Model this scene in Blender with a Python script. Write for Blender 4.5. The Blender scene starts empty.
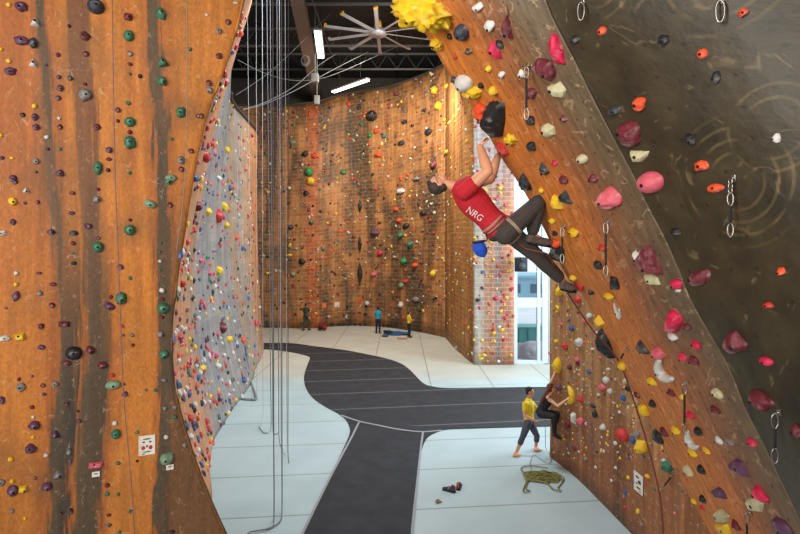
import bpy, bmesh, math, random
from mathutils import Vector, Matrix, noise
from mathutils.bvhtree import BVHTree
random.seed(7)
S = bpy.context.scene
C = S.collection
F, CX, HY = 533.0, 400.0, 251.0
CAM = Vector((0, 0, 5))
def P(px, py, Y):
    return Vector(((px-CX)/F*Y, Y, 5-(py-HY)/F*Y))
def FL(px, py, z=0.0):                     # the point of the floor seen at a pixel
    Y = (5-z)*F/(py-HY)
    return Vector(((px-CX)/F*Y, Y, z))

# ------------------------------------------------------------------ camera, world, lights, exposure
cd = bpy.data.cameras.new('camera'); cam = bpy.data.objects.new('camera', cd); C.objects.link(cam)
cam.location = CAM; cam.rotation_euler = (math.pi/2, 0, 0)
cd.sensor_width = 36; cd.lens = 36*F/800; cd.shift_y = (HY-267)/800; cd.clip_end = 300; cd.clip_start = .05
S.camera = cam
S.view_settings.view_transform = 'Standard'; S.view_settings.look = 'None'
S.view_settings.gamma = 1; S.view_settings.exposure = 0.0
wd = bpy.data.worlds.new('world'); S.world = wd; wd.use_nodes = True
wd.node_tree.nodes['Background'].inputs[0].default_value = (0.80, 0.92, 1.0, 1)
wd.node_tree.nodes['Background'].inputs[1].default_value = 1.5
def area(name, loc, aim, sx, sy, watts, col, spread=180):
    l = bpy.data.lights.new(name, 'AREA'); l.shape = 'RECTANGLE'; l.size = sx; l.size_y = sy
    l.energy = watts; l.color = col; l.spread = math.radians(spread)
    o = bpy.data.objects.new(name, l); C.objects.link(o); o.location = loc
    o.rotation_euler = (Vector(aim)-Vector(loc)).to_track_quat('-Z', 'Y').to_euler()
    return o
area('daylight_side_glazing', (11.0, 18.0, 6.5), (-6, 19.5, 2.5), 8, 10, 2300, (0.80, 0.93, 1.0))
area('front_fill', (-0.5, -5.2, 8.0), (-3.5, 8, 6.0), 8, 5, 620, (1.0, 0.95, 0.88), 150)  # added fill from behind the camera, lifts the near orange wall
area('left_fill', (-6.0, -1.5, 6.0), (1.6, 7, 6.6), 4, 5, 480, (1.0, 0.94, 0.86), 130)  # unseen area light added at the left to brighten the orange overhang
area('high_bay_near', (-1.5, 14.0, 14.6), (-1.0, 14.5, 0), 3, 3, 1300, (0.90, 0.97, 1.0))
area('high_bay_far', (0.3, 26.0, 13.6), (-2.5, 33.5, 5), 4, 2, 1300, (1.0, 0.90, 0.76))
area('high_bay_corner', (-0.5, 21.0, 14.2), (2.5, 28, 7), 2, 2, 380, (1.0, 0.88, 0.70))

# ------------------------------------------------------------------ materials
def lin(c):
    return tuple(((v/255)/12.92 if v/255 <= .04045 else ((v/255+.055)/1.055)**2.4) for v in c)+(1,)
def nt(name):
    m = bpy.data.materials.new(name); m.use_nodes = True
    return m, m.node_tree.nodes, m.node_tree.links, m.node_tree.nodes['Principled BSDF']
def ramp(n, stops, interp='LINEAR'):
    r = n.new('ShaderNodeValToRGB'); r.color_ramp.interpolation = interp
    e = r.color_ramp.elements
    while len(e) > 1: e.remove(e[-1])
    e[0].position = stops[0][0]; e[0].color = lin(stops[0][1])
    for p, c in stops[1:]:
        k = e.new(p); k.color = lin(c)
    return r
def mapping(n, l, out, scale, rot=(0, 0, 0)):
    m = n.new('ShaderNodeMapping'); m.inputs['Scale'].default_value = scale; m.inputs['Rotation'].default_value = rot
    l.new(out, m.inputs[0]); return m.outputs[0]
def noise_n(n, l, vec, scale, detail=4, dist=0.0):
    t = n.new('ShaderNodeTexNoise'); t.inputs['Scale'].default_value = scale
    t.inputs['Detail'].default_value = detail; t.inputs['Distortion'].default_value = dist
    l.new(vec, t.inputs['Vector']); return t.outputs['Fac']
def mathn(n, l, op, a, b=None, clamp=False):
    m = n.new('ShaderNodeMath'); m.operation = op; m.use_clamp = clamp
    for i, v in enumerate((a, b)):
        if v is None: continue
        if isinstance(v, (int, float)): m.inputs[i].default_value = v
        else: l.new(v, m.inputs[i])
    return m.outputs[0]
def mix(n, l, fac, a, b, mode='MIX'):
    m = n.new('ShaderNodeMix'); m.data_type = 'RGBA'; m.blend_type = mode
    for s, v in ((0, fac), (6, a), (7, b)):
        if isinstance(v, (int, float)): m.inputs[s].default_value = v
        elif isinstance(v, tuple): m.inputs[s].default_value = lin(v) if len(v) == 3 else v
        else: l.new(v, m.inputs[s])
    return m.outputs[2]
def smooth(n, l, v, a, b):
    m = n.new('ShaderNodeMapRange'); m.interpolation_type = 'SMOOTHSTEP'
    m.inputs[1].default_value = a; m.inputs[2].default_value = b
    l.new(v, m.inputs[0]); return m.outputs[0]
def scratches(n, l, vec, scale, width, cover):
    """thin curved chalk scuffs"""
    a = noise_n(n, l, vec, scale, 2, 1.2)
    d = mathn(n, l, 'ABSOLUTE', mathn(n, l, 'SUBTRACT', a, 0.5))
    line = mathn(n, l, 'SUBTRACT', 1.0, smooth(n, l, d, 0.0, width))
    mask = smooth(n, l, noise_n(n, l, vec, scale*1.7, 3), cover, cover+.08)
    return mathn(n, l, 'MULTIPLY', line, mask)
def bump(n, l, b, h, strength, dist=.02):
    bp = n.new('ShaderNodeBump'); bp.inputs['Strength'].default_value = strength; bp.inputs['Distance'].default_value = dist
    l.new(h, bp.inputs['Height']); l.new(bp.outputs[0], b.inputs['Normal'])
def plain(name, col, rough=.6, metal=0, var=.12, scale=30, bmp=.15, emit=None, estr=0):
    m, n, l, b = nt(name)
    tc = n.new('ShaderNodeTexCoord').outputs['Object']
    f = noise_n(n, l, tc, scale, 4)
    dark = tuple(max(0, v*(1-var)) for v in col); light = tuple(min(255, v*(1+var*.7)+2) for v in col)
    l.new(mix(n, l, f, dark, light), b.inputs['Base Color'])
    b.inputs['Roughness'].default_value = rough; b.inputs['Metallic'].default_value = metal
    if bmp: bump(n, l, b, f, bmp, .004)
    if emit:
        b.inputs['Emission Color'].default_value = lin(emit); b.inputs['Emission Strength'].default_value = estr
    return m
def dots(n, l, vec, spacing, r):
    """round bolt holes on a square grid, in metres of the UV"""
    s = n.new('ShaderNodeSeparateXYZ'); l.new(vec, s.inputs[0])
    a = mathn(n, l, 'SUBTRACT', mathn(n, l, 'FRACT', mathn(n, l, 'DIVIDE', s.outputs[0], spacing)), .5)
    b = mathn(n, l, 'SUBTRACT', mathn(n, l, 'FRACT', mathn(n, l, 'DIVIDE', s.outputs[1], spacing)), .5)
    d = mathn(n, l, 'SQRT', mathn(n, l, 'ADD', mathn(n, l, 'MULTIPLY', a, a), mathn(n, l, 'MULTIPLY', b, b)))
    return mathn(n, l, 'LESS_THAN', d, r/spacing)

# ------------------------------------------------------------------ mesh helpers
def obj(name, bm, mat=None, parent=None, sm=True, loc=None):
    me = bpy.data.meshes.new(name); bm.to_mesh(me); bm.free()
    if sm:
        for p in me.polygons: p.use_smooth = True
    if mat:
        for m in (mat if isinstance(mat, (list, tuple)) else [mat]): me.materials.append(m)
    o = bpy.data.objects.new(name, me); C.objects.link(o)
    if parent: o.parent = parent
    if loc is not None: o.location = loc
    return o
def tag(o, label=None, cat=None, group=None, kind=None):
    if label: o['label'] = label
    if cat: o['category'] = cat
    if group: o['group'] = group
    if kind: o['kind'] = kind
    return o
def empty(name, loc, label, cat, group=None):
    o = bpy.data.objects.new(name, None); C.objects.link(o); o.location = loc
    o.empty_display_size = .1
    return tag(o, label, cat, group)
def box(bm, c, s, rot=None):
    r = bmesh.ops.create_cube(bm, size=1)
    M = Matrix.Translation(Vector(c)) @ (rot.to_4x4() if rot else Matrix()) @ Matrix.Diagonal((s[0], s[1], s[2], 1))
    bmesh.ops.transform(bm, matrix=M, verts=r['verts']); return r['verts']
def bevel(bm, w, seg=2):
    bmesh.ops.bevel(bm, geom=bm.edges[:], offset=w, segments=seg, affect='EDGES', profile=.6)
def catmull(pts, n):
    pts = [Vector(p) for p in pts]; out = []
    for i in range(len(pts)-1):
        p0 = pts[i-1] if i else pts[0]*2-pts[1]
        p1, p2 = pts[i], pts[i+1]
        p3 = pts[i+2] if i+2 < len(pts) else pts[-1]*2-pts[-2]
        for k in range(n):
            t = k/n
            out.append(.5*((2*p1)+(p2-p0)*t+(2*p0-5*p1+4*p2-p3)*t*t+(3*p1-p0-3*p2+p3)*t**3))
    out.append(pts[-1]); return out
def tube(bm, pts, r, sides=6, closed=False):
    pts = [Vector(p) for p in pts]; rings = []; N = len(pts)
    up = None
    for i, p in enumerate(pts):
        if closed: d = (pts[(i+1) % N]-pts[i-1])
        else: d = (pts[min(i+1, N-1)]-pts[max(i-1, 0)])
        if d.length < 1e-9: d = Vector((0, 0, 1))
        d.normalize()
        if up is None: up = d.orthogonal().normalized()
        up = (up-d*up.dot(d))
        if up.length < 1e-6: up = d.orthogonal()
        up.normalize(); sd = d.cross(up)
        rr = r[i] if isinstance(r, (list, tuple)) else r
        rings.append([bm.verts.new(p+(up*math.cos(a)+sd*math.sin(a))*rr) for a in [2*math.pi*k/sides for k in range(sides)]])
    for i in range(N if closed else N-1):
        a, b = rings[i], rings[(i+1) % N]
        for k in range(sides):
            bm.faces.new((a[k], a[(k+1) % sides], b[(k+1) % sides], b[k]))
    if not closed:
        bm.faces.new(rings[0][::-1]); bm.faces.new(rings[-1])
def ball(bm, c, r, M=None, seg=12):
    q = bmesh.ops.create_uvsphere(bm, u_segments=seg, v_segments=max(6, seg*2//3), radius=1)
    rr = (r, r, r) if isinstance(r, (int, float)) else r
    T = Matrix.Translation(Vector(c)) @ (M.to_4x4() if M else Matrix()) @ Matrix.Diagonal((rr[0], rr[1], rr[2], 1))
    bmesh.ops.transform(bm, matrix=T, verts=q['verts']); return q['verts']
def cyl(bm, a, b, r, r2=None, seg=12):
    a, b = Vector(a), Vector(b); d = b-a
    q = bmesh.ops.create_cone(bm, cap_ends=True, segments=seg, radius1=r, radius2=r if r2 is None else r2, depth=d.length)
    T = Matrix.Translation((a+b)/2) @ d.to_track_quat('Z', 'Y').to_matrix().to_4x4()
    bmesh.ops.transform(bm, matrix=T, verts=q['verts'])
def capsule(bm, a, ra, b, rb, seg=12):
    ball(bm, a, ra, seg=seg); ball(bm, b, rb, seg=seg)
    if (Vector(a)-Vector(b)).length > 1e-4: cyl(bm, a, b, ra, rb, seg)

# ------------------------------------------------------------------ the climbing walls
trees = []
def loft(name, cols, mat, sub=(6, 6), thick=.12, rough=0.0, seed=0, uv='len', side=1, cast=True, rowspline=True):
    """cols: list of columns, each a list of points bottom to top; smooth grid with thickness behind"""
    g = [catmull(c, sub[1]) for c in cols]
    rows = list(zip(*g))
    if rowspline: rows = [catmull(r, sub[0]) for r in rows]
    nr, nc = len(rows), len(rows[0])
    bm = bmesh.new(); uvl = bm.loops.layers.uv.new('UVMap')
    mid = rows[nr//2]; U = [0]
    for i in range(1, nc): U.append(U[-1]+(mid[i]-mid[i-1]).length)
    midc = [r[nc//2] for r in rows]; V = [0]
    for i in range(1, nr): V.append(V[-1]+(midc[i]-midc[i-1]).length)
    if uv == 'norm':
        U = [u/U[-1] for u in U]; V = [v/V[-1] for v in V]
    vs = []; vuv = {}
    for j, r in enumerate(rows):
        line = []
        for i, p in enumerate(r):
            if rough:
                p = p+Vector((noise.noise(p*.55+Vector((seed, 0, 0))), noise.noise(p*.55+Vector((0, seed+9, 0))), 0))*rough
            v = bm.verts.new(p); vuv[v] = (U[i], V[j]); line.append(v)
        vs.append(line)
    for j in range(nr-1):
        for i in range(nc-1):
            q = (vs[j][i], vs[j][i+1], vs[j+1][i+1], vs[j+1][i])
            f = bm.faces.new(q if side > 0 else q[::-1])
            for lp in f.loops: lp[uvl].uv = vuv[lp.vert]
    bm.normal_update()
    if cast: trees.append((name, BVHTree.FromBMesh(bm)))
    o = obj(name, bm, mat)
    if thick:
        md = o.modifiers.new('thickness', 'SOLIDIFY'); md.thickness = thick; md.offset = -1
    tag(o, kind='structure')
    return o
EX = [(246,-12),(238,25),(232,50),(224,73),(213,99),(203,135),(197,165),(186,230),(175,300),(172,345),(177,400),(190,450),(207,495),(225,534),(255,590),(274,634)]
YE = 7.2
def edge_x(Z):
    ys = [(5-(b-HY)/F*YE, (a-CX)/F*YE) for a, b in EX]      # Z descending
    if Z >= ys[0][0]: return ys[0][1]+(Z-ys[0][0])*.25
    for (z1, x1), (z0, x0) in zip(ys, ys[1:]):
        if z0 <= Z <= z1: return x0+(x1-x0)*(Z-z0)/(z1-z0)
    return ys[-1][1]
def l1_col(fn): return [fn(z) for z in (0, .5, 1, 1.5, 2, 2.5, 3, 3.5, 4, 4.6, 5.2, 5.8, 6.4, 7, 7.5, 8, 8.6, 9.6)]
LA, LB = Vector((-7.0, 5.3)), Vector((-3.3, YE-.02))
def on_left(t, z):
    b = Vector((edge_x(z)-.10, YE-.03)); a = Vector((-7.0, 5.3)); p = a.lerp(b, t)
    return Vector((p.x, p.y, z))
leftcols = [l1_col(lambda z, t=t: on_left(t, z)) for t in (0, .12, .25, .38, .5, .62, .75, .87, .95, 1)]
leftcols += [l1_col(lambda z: Vector((edge_x(z)-.02, YE+.02, z))), l1_col(lambda z: Vector((edge_x(z)-.10, YE+.10, z))),
             l1_col(lambda z: Vector((edge_x(z)-.9, YE+.9, z))), l1_col(lambda z: Vector((edge_x(z)-1.9, YE+2.3, z)))]

def mat_left():
    m, n, l, b = nt('left_wall_orange')
    tc = n.new('ShaderNodeTexCoord').outputs['Object']
    s = n.new('ShaderNodeSeparateXYZ'); l.new(tc, s.inputs[0])
    w = noise_n(n, l, mapping(n, l, tc, (1.2, 1.2, .25)), 1.0, 3)
    x = mathn(n, l, 'ADD', s.outputs[0], mathn(n, l, 'MULTIPLY', mathn(n, l, 'SUBTRACT', w, .5), .22))
    w2 = noise_n(n, l, mapping(n, l, tc, (16, 16, .7)), 1.0, 5)
    x = mathn(n, l, 'ADD', x, mathn(n, l, 'MULTIPLY', mathn(n, l, 'SUBTRACT', w2, .5), .26))
    def X(px):      # world x of a stripe measured on the wall at eye height
        k = (px-CX)/F; a = Vector((-7.0, 5.3)); bb = Vector((-3.05, 7.17)); d = bb-a
        t = (k*a.y-a.x)/(d.x-k*d.y); return a.x+d.x*t
    x0, x1 = X(-120), X(190)
    fac = mathn(n, l, 'DIVIDE', mathn(n, l, 'SUBTRACT', x, x0), x1-x0)
    def st(lst): return [(min(1, max(0, (X(p)-x0)/(x1-x0))), c) for p, c in lst]
    O, OB, DK, MB = (192, 110, 36), (216, 136, 46), (98, 80, 56), (146, 94, 46)
    top = ramp(n, st([(-120, O), (40, O), (49, MB), (52, DK), (57, (100, 76, 50)), (61, O), (76, OB), (80, MB), (97, (130, 80, 44)), (103, OB), (132, OB), (138, O), (146, OB), (157, O), (160, DK), (170, (104, 84, 56)), (173, O), (190, OB)]))
    bot = ramp(n, st([(-120, O), (30, OB), (52, O), (57, DK), (74, (66, 58, 46)), (77, O), (80, MB), (84, DK), (105, (88, 70, 48)), (112, O), (122, OB), (154, OB), (159, O), (161, DK), (172, (90, 72, 48)), (176, (128, 84, 42)), (190, (124, 84, 46))]))
    l.new(fac, top.inputs[0]); l.new(fac, bot.inputs[0])
    c = mix(n, l, smooth(n, l, s.outputs[2], 3.2, 6.8), bot.outputs[0], top.outputs[0])
    g = noise_n(n, l, mapping(n, l, tc, (9, 9, .5)), 1.0, 6)
    c = mix(n, l, .55, c, ramp_out(n, l, g, [(.25, (140, 128, 116)), (.5, (210, 200, 190)), (.72, (255, 250, 240))]), 'MULTIPLY')
    sp = noise_n(n, l, mapping(n, l, tc, (1, 1, .6)), 34, 4)
    c = mix(n, l, .4, c, ramp_out(n, l, sp, [(.3, (140, 120, 100)), (.5, (215, 205, 195)), (.7, (255, 250, 240))]), 'MULTIPLY')
    pat = noise_n(n, l, tc, 1.1, 5)
    c = mix(n, l, mathn(n, l, 'MULTIPLY', smooth(n, l, pat, .5, .72), .45), c, (110, 72, 40))
    sc = scratches(n, l, tc, 3.2, .02, .58)
    c = mix(n, l, mathn(n, l, 'MULTIPLY', sc, .22), c, (232, 208, 176))
    sc2 = scratches(n, l, mapping(n, l, tc, (1, 1, .5)), 9.0, .03, .56)
    c = mix(n, l, mathn(n, l, 'MULTIPLY', sc2, .22), c, (235, 205, 165))
    l.new(c, b.inputs['Base Color']); b.inputs['Roughness'].default_value = .62
    h = noise_n(n, l, tc, 14, 6)
    bump(n, l, b, h, .35, .02); return m
def ramp_out(n, l, fac, stops, interp='LINEAR'):
    r = ramp(n, stops, interp); l.new(fac, r.inputs[0]); return r.outputs[0]

def wallmat(name, base_fn, brick=None, dotsp=None, sc=(4, .02, .55, .3), grain=(1.2, .06), rough=.65, bmp=.3, scol=(235, 220, 200)):
    m, n, l, b = nt(name)
    uv = n.new('ShaderNodeTexCoord').outputs['UV']
    c = base_fn(n, l, uv)
    g = noise_n(n, l, mapping(n, l, uv, (grain[0], grain[1], 1)), 5.0, 6)
    c = mix(n, l, .6, c, ramp_out(n, l, g, [(.3, (130, 125, 120)), (.5, (200, 195, 190)), (.7, (255, 250, 245))]), 'MULTIPLY')
    h = noise_n(n, l, uv, 12, 5)
    if brick:
        t = n.new('ShaderNodeTexBrick'); l.new(uv, t.inputs['Vector'])
        t.inputs['Scale'].default_value = 1; t.inputs['Brick Width'].default_value = brick[0]; t.inputs['Row Height'].default_value = brick[1]
        t.inputs['Mortar Size'].default_value = brick[2]; t.inputs['Mortar Smooth'].default_value = .3
        t.inputs['Color1'].default_value = (1, 1, 1, 1); t.inputs['Color2'].default_value = lin(brick[4]); t.inputs['Mortar'].default_value = (1, 1, 1, 1)
        c = mix(n, l, 1.0, c, t.outputs['Color'], 'MULTIPLY')
        c = mix(n, l, mathn(n, l, 'MULTIPLY', t.outputs['Fac'], brick[5]), c, brick[3])
        h = mathn(n, l, 'SUBTRACT', h, mathn(n, l, 'MULTIPLY', t.outputs['Fac'], .8))
    if dotsp: c = mix(n, l, mathn(n, l, 'MULTIPLY', dots(n, l, uv, dotsp, .013), .7), c, (30, 24, 20))
    s1 = scratches(n, l, uv, sc[0], sc[1], sc[2])
    c = mix(n, l, mathn(n, l, 'MULTIPLY', s1, sc[3]), c, scol)
    l.new(c, b.inputs['Base Color']); b.inputs['Roughness'].default_value = rough
    bump(n, l, b, h, bmp, .02); return m

loft('wall_left', leftcols, mat_left(), (3, 3), .02, .03, 3)

# grey wall behind it, seen obliquely
def l2(Y, xs, Yt=None, Yb=None):
    zs = (0, 1.0, 2.5, 5, 8, 11.2); Yt = Yt or Y; Yb = Yb or Y
    return [Vector((x, Yb+(Yt-Yb)*z/11.2, z)) for x, z in zip(xs, zs)]
L2 = [l2(28.2, (-7.25, -7.4, -7.5, -7.6, -7.6, -7.6)), l2(27.4, (-6.98, -7.1, -7.22, -7.38, -7.42, -7.42)),
      l2(22.7, (-6.12, -6.35, -6.68, -7.0, -7.1, -7.1)), l2(20.1, (-5.62, -5.85, -6.25, -6.6, -6.75, -6.7), 21),
      l2(16.6, (-5.26, -5.5, -5.85, -6.1, -5.95, -5.5), 17.5), l2(14.2, (-4.93, -5.2, -5.5, -5.6, -5.2, -4.45), 15),
      l2(12.5, (-4.45, -4.8, -5.1, -5.15, -4.5, -3.6), 13), l2(10.9, (-3.85, -4.4, -4.75, -4.7, -4.05, -3.0), 11.6), l2(9.5, (-3.35, -3.95, -4.3, -4.3, -3.6, -2.55), 10.2)]
def m_l2(n, l, uv):
    s = n.new('ShaderNodeSeparateXYZ'); l.new(uv, s.inputs[0])
    w = noise_n(n, l, mapping(n, l, uv, (.5, .12, 1)), 2.0, 3)
    x = mathn(n, l, 'DIVIDE', mathn(n, l, 'ADD', s.outputs[0], mathn(n, l, 'MULTIPLY', w, 1.0)), 19.0)
    return ramp_out(n, l, x, [(0, (196, 140, 96)), (.10, (204, 148, 104)), (.2, (196, 168, 142)), (.28, (172, 170, 168)), (.36, (188, 160, 128)), (.42, (166, 166, 168)), (.6, (172, 166, 162)), (.72, (158, 158, 162)), (.80, (216, 158, 116)), (.9, (224, 152, 104)), (1, (150, 110, 80))])
loft('wall_grey', L2, wallmat('grey_wall', m_l2, brick=(1.2, .3, .018, (120, 112, 104), (225, 225, 225), .35), sc=(3, .02, .5, .25)), (7, 7), .12, .05, 5, side=-1)

# tall curved brick-textured wall at the far end
def vcol(x, y, h, dx=0, dy=0): return [Vector((x+dx*t, y+dy*t, h*t)) for t in (0, .25, .5, .75, 1)]
FW = [vcol(-12.5, 34.2, 14.4), vcol(-10.4, 34.5, 14.4), vcol(-8.6, 34.7, 14.4), vcol(-7.2, 34.55, 14.4), vcol(-6.2, 34.5, 14.5), vcol(-5.4, 34.6, 14.6), vcol(-4.3, 35.4, 15.0, 0, -.7), vcol(-3, 35.7, 15.3, 0, -.9), vcol(-1.2, 35.1, 15.4, 0, -.9),
      vcol(0, 34.1, 15.5, .1, -.7), vcol(1.4, 32.6, 15.6, .1, -.5), vcol(2.5, 31.0, 15.7, .1, -.4), vcol(2.72, 30.6, 15.7)]
def m_far(n, l, uv):
    a = noise_n(n, l, mapping(n, l, uv, (.55, .10, 1)), 1.3, 4, .6)
    c = ramp_out(n, l, a, [(.30, (92, 74, 56)), (.42, (134, 96, 62)), (.5, (186, 128, 74)), (.58, (214, 150, 90)), (.72, (150, 104, 68))])
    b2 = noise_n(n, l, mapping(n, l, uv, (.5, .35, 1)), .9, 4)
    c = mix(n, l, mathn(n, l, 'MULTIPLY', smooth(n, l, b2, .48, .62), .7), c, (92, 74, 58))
    s = n.new('ShaderNodeSeparateXYZ'); l.new(uv, s.inputs[0])
    # the orange corner strip and the near-floor brown
    st = mathn(n, l, 'MULTIPLY', smooth(n, l, s.outputs[0], 6.3, 6.6), mathn(n, l, 'SUBTRACT', 1.0, smooth(n, l, s.outputs[0], 7.1, 7.4)))
    c = mix(n, l, mathn(n, l, 'MULTIPLY', st, .8), c, (206, 110, 50))
    return c
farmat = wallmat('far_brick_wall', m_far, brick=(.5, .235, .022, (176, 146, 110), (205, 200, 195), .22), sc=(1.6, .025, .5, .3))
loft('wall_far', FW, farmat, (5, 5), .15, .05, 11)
def m_far2(n, l, uv):
    a = noise_n(n, l, mapping(n, l, uv, (.8, .10, 1)), 1.2, 4, .5)
    return ramp_out(n, l, a, [(.3, (120, 88, 52)), (.45, (176, 116, 52)), (.6, (206, 150, 82)), (.75, (160, 110, 60))])
loft('wall_corner', [vcol(2.60, 30.7, 15.8), vcol(2.82, 27.4, 15.8), vcol(3.05, 24.8, 15.6), vcol(3.22, 23.62, 15.4), vcol(3.3, 23.45, 15.4)],
     wallmat('corner_brick_wall', m_far2, brick=(.5, .235, .02, (200, 170, 130), (215, 208, 195), .2)), (5, 5), .1, .02, 2, side=1)
def m_pan(n, l, uv):
    s = n.new('ShaderNodeSeparateXYZ'); l.new(uv, s.inputs[0])
    c = ramp_out(n, l, mathn(n, l, 'DIVIDE', s.outputs[0], 1.75), [(0, (190, 180, 165)), (.08, (210, 205, 195)), (.2, (206, 196, 186)), (.3, (196, 150, 122)), (.5, (204, 150, 122)), (.6, (150, 148, 150)), (.68, (200, 150, 122)), (.9, (206, 140, 104)), (1, (222, 150, 110))])
    k = smooth(n, l, s.outputs[1], 7.2, 9.5)
    c = mix(n, l, mathn(n, l, 'MULTIPLY', k, .75), c, (188, 190, 196))
    return c
loft('wall_window_side', [vcol(3.24, 23.42, 15.4), vcol(3.5, 23.4, 15.4), vcol(4.2, 23.4, 15.4), vcol(5.0, 23.4, 15.4)],
     wallmat('window_side_wall', m_pan, brick=(.42, .2, .018, (206, 196, 190), (225, 215, 212), .35)), (3, 5), .2, 0, 1)

# lower right wall
def r_col(x, y): return [Vector((x, y, z)) for z in (0, 2, 4.4, 6.5, 8.6)]
RW = [r_col(5.2, 13.35), r_col(4.2, 13.2), r_col(3.70, 13.0), r_col(3.66, 12.85), r_col(3.78, 12.3), r_col(3.9, 11.5), r_col(3.99, 10.7), r_col(4.1, 9.4), r_col(4.22, 7.6), r_col(4.3, 5.0)]
def m_r(n, l, uv):
    s = n.new('ShaderNodeSeparateXYZ'); l.new(uv, s.inputs[0])
    a = noise_n(n, l, mapping(n, l, uv, (1.4, .1, 1)), 1.6, 4, .4)
    c = ramp_out(n, l, a, [(.3, (140, 104, 70)), (.45, (186, 138, 88)), (.6, (206, 156, 104)), (.75, (160, 122, 86))])
    c2 = ramp_out(n, l, a, [(.3, (130, 84, 52)), (.5, (172, 110, 64)), (.7, (148, 96, 60))])
    k = smooth(n, l, mathn(n, l, 'ADD', s.outputs[1], mathn(n, l, 'MULTIPLY', a, 1.2)), 1.6, 3.2)
    return mix(n, l, k, c2, c)
loft('wall_right', RW, wallmat('right_wall', m_r, brick=(.30, 2.0, .006, (70, 48, 32), (225, 215, 205), .35), sc=(6, .04, .52, .35)), (4, 5), .1, .02, 21)

# overhanging orange slab and the dark wall beside it
E1 = [(398,-60,4.9),(405,0,5.15),(425,28,5.35),(452,75,5.6),(479,112,5.8),(499,150,5.95),(526,190,6.05),(548,232,6.15),(568,275,6.4),(587,298,6.7),(600,322,6.9),(617,360,7.05),(641,403,7.0),(664,444,6.85),(693,498,6.6),(713,534,6.3),(752,604,5.9)]
E2 = [(528,-60,4.2),(547,4,4.25),(562,36,4.25),(577,65,4.25),(590,92,4.25),(608,127,4.22),(632,172,4.2),(647,204,4.15),(664,236,4.1),(680,272,4.05),(690,298,4.0),(709,332,3.95),(728,365,3.9),(745,407,3.85),(765,447,3.8),(800,520,3.7),(838,600,3.6)]
E3 = [(880, e[1]*1.0-8, 2.75) for e in E2]
E1p = [P(*e) for e in E1][::-1]; E2p = [P(*e) for e in E2][::-1]; E3p = [P(*e) for e in E3][::-1]
def between(a, b, t, bulge=0, dirn=Vector((-.55, -.8, 0))):
    return [p.lerp(q, t)+dirn*bulge for p, q in zip(a, b)]
back = [p+Vector((.22, .30, -.04)) for p in E1p]; back2 = [p+Vector((1.9, .55, -.25)) for p in E1p]
slabcols = [back2, back, [p+Vector((.03, .05, 0)) for p in E1p], E1p, between(E1p, E2p, .04), between(E1p, E2p, .25, .03), between(E1p, E2p, .5, .05), between(E1p, E2p, .75, .04), between(E1p, E2p, .93), E2p]
def m_slab(n, l, uv):
    s = n.new('ShaderNodeSeparateXYZ'); l.new(uv, s.inputs[0])
    w = noise_n(n, l, mapping(n, l, uv, (1.2, .5, 1)), 1.4, 4)
    x = mathn(n, l, 'ADD', s.outputs[0], mathn(n, l, 'MULTIPLY', mathn(n, l, 'SUBTRACT', w, .5), .55))
    y = mathn(n, l, 'SUBTRACT', x, mathn(n, l, 'MULTIPLY', mathn(n, l, 'SUBTRACT', 4.6, s.outputs[1]), .05))
    return ramp_out(n, l, mathn(n, l, 'DIVIDE', y, SLABU), [(0, (218, 130, 50)), (.60, (226, 136, 54)), (.74, (210, 124, 56)), (.84, (160, 104, 66)), (.94, (122, 98, 72)), (1, (110, 94, 72))])
SLABU = 1.78+.37+.05+2.3
SLABU = 0
row = [c[len(c)//2] for c in slabcols]
for a, b in zip(row, row[1:]): SLABU += (b-a).length
slabmat = wallmat('slab_orange', m_slab, dotsp=.2, sc=(3.6, .06, .52, .26), grain=(3.0, .5), scol=(236, 196, 156))
loft('wall_overhang', slabcols, slabmat, (4, 3), .08, 0, 1)
RINGS = []
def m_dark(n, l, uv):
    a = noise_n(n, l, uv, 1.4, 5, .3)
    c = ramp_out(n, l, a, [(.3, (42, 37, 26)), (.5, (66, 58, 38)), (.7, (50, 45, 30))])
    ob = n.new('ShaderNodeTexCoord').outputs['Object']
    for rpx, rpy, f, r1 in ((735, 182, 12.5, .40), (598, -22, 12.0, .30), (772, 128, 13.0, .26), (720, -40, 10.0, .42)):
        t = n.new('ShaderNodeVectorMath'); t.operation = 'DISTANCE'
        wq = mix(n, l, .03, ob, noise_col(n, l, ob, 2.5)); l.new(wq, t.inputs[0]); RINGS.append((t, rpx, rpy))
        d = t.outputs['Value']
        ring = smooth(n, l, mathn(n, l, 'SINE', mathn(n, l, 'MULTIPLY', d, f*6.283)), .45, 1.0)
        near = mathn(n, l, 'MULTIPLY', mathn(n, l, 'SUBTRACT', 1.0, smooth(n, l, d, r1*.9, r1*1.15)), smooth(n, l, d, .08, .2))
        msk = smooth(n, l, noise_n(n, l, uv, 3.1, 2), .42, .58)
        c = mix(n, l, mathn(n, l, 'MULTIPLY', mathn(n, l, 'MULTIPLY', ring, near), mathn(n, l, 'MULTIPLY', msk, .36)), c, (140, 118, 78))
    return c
def noise_col(n, l, vec, scale):
    t = n.new('ShaderNodeTexNoise'); t.inputs['Scale'].default_value = scale; l.new(vec, t.inputs['Vector']); return t.outputs['Color']
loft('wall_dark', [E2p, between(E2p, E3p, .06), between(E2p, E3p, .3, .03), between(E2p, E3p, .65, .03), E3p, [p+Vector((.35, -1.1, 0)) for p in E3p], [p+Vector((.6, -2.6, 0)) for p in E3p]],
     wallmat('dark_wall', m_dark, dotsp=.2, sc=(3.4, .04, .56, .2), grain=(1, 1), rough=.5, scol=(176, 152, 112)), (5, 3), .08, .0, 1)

for t, a, b_ in RINGS:
    h = trees[-1][1].ray_cast(CAM, P(a, b_, 1)-CAM)[0]
    if h is not None: t.inputs[1].default_value = h*.97+Vector((.5, .5, .5))*.03
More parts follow.
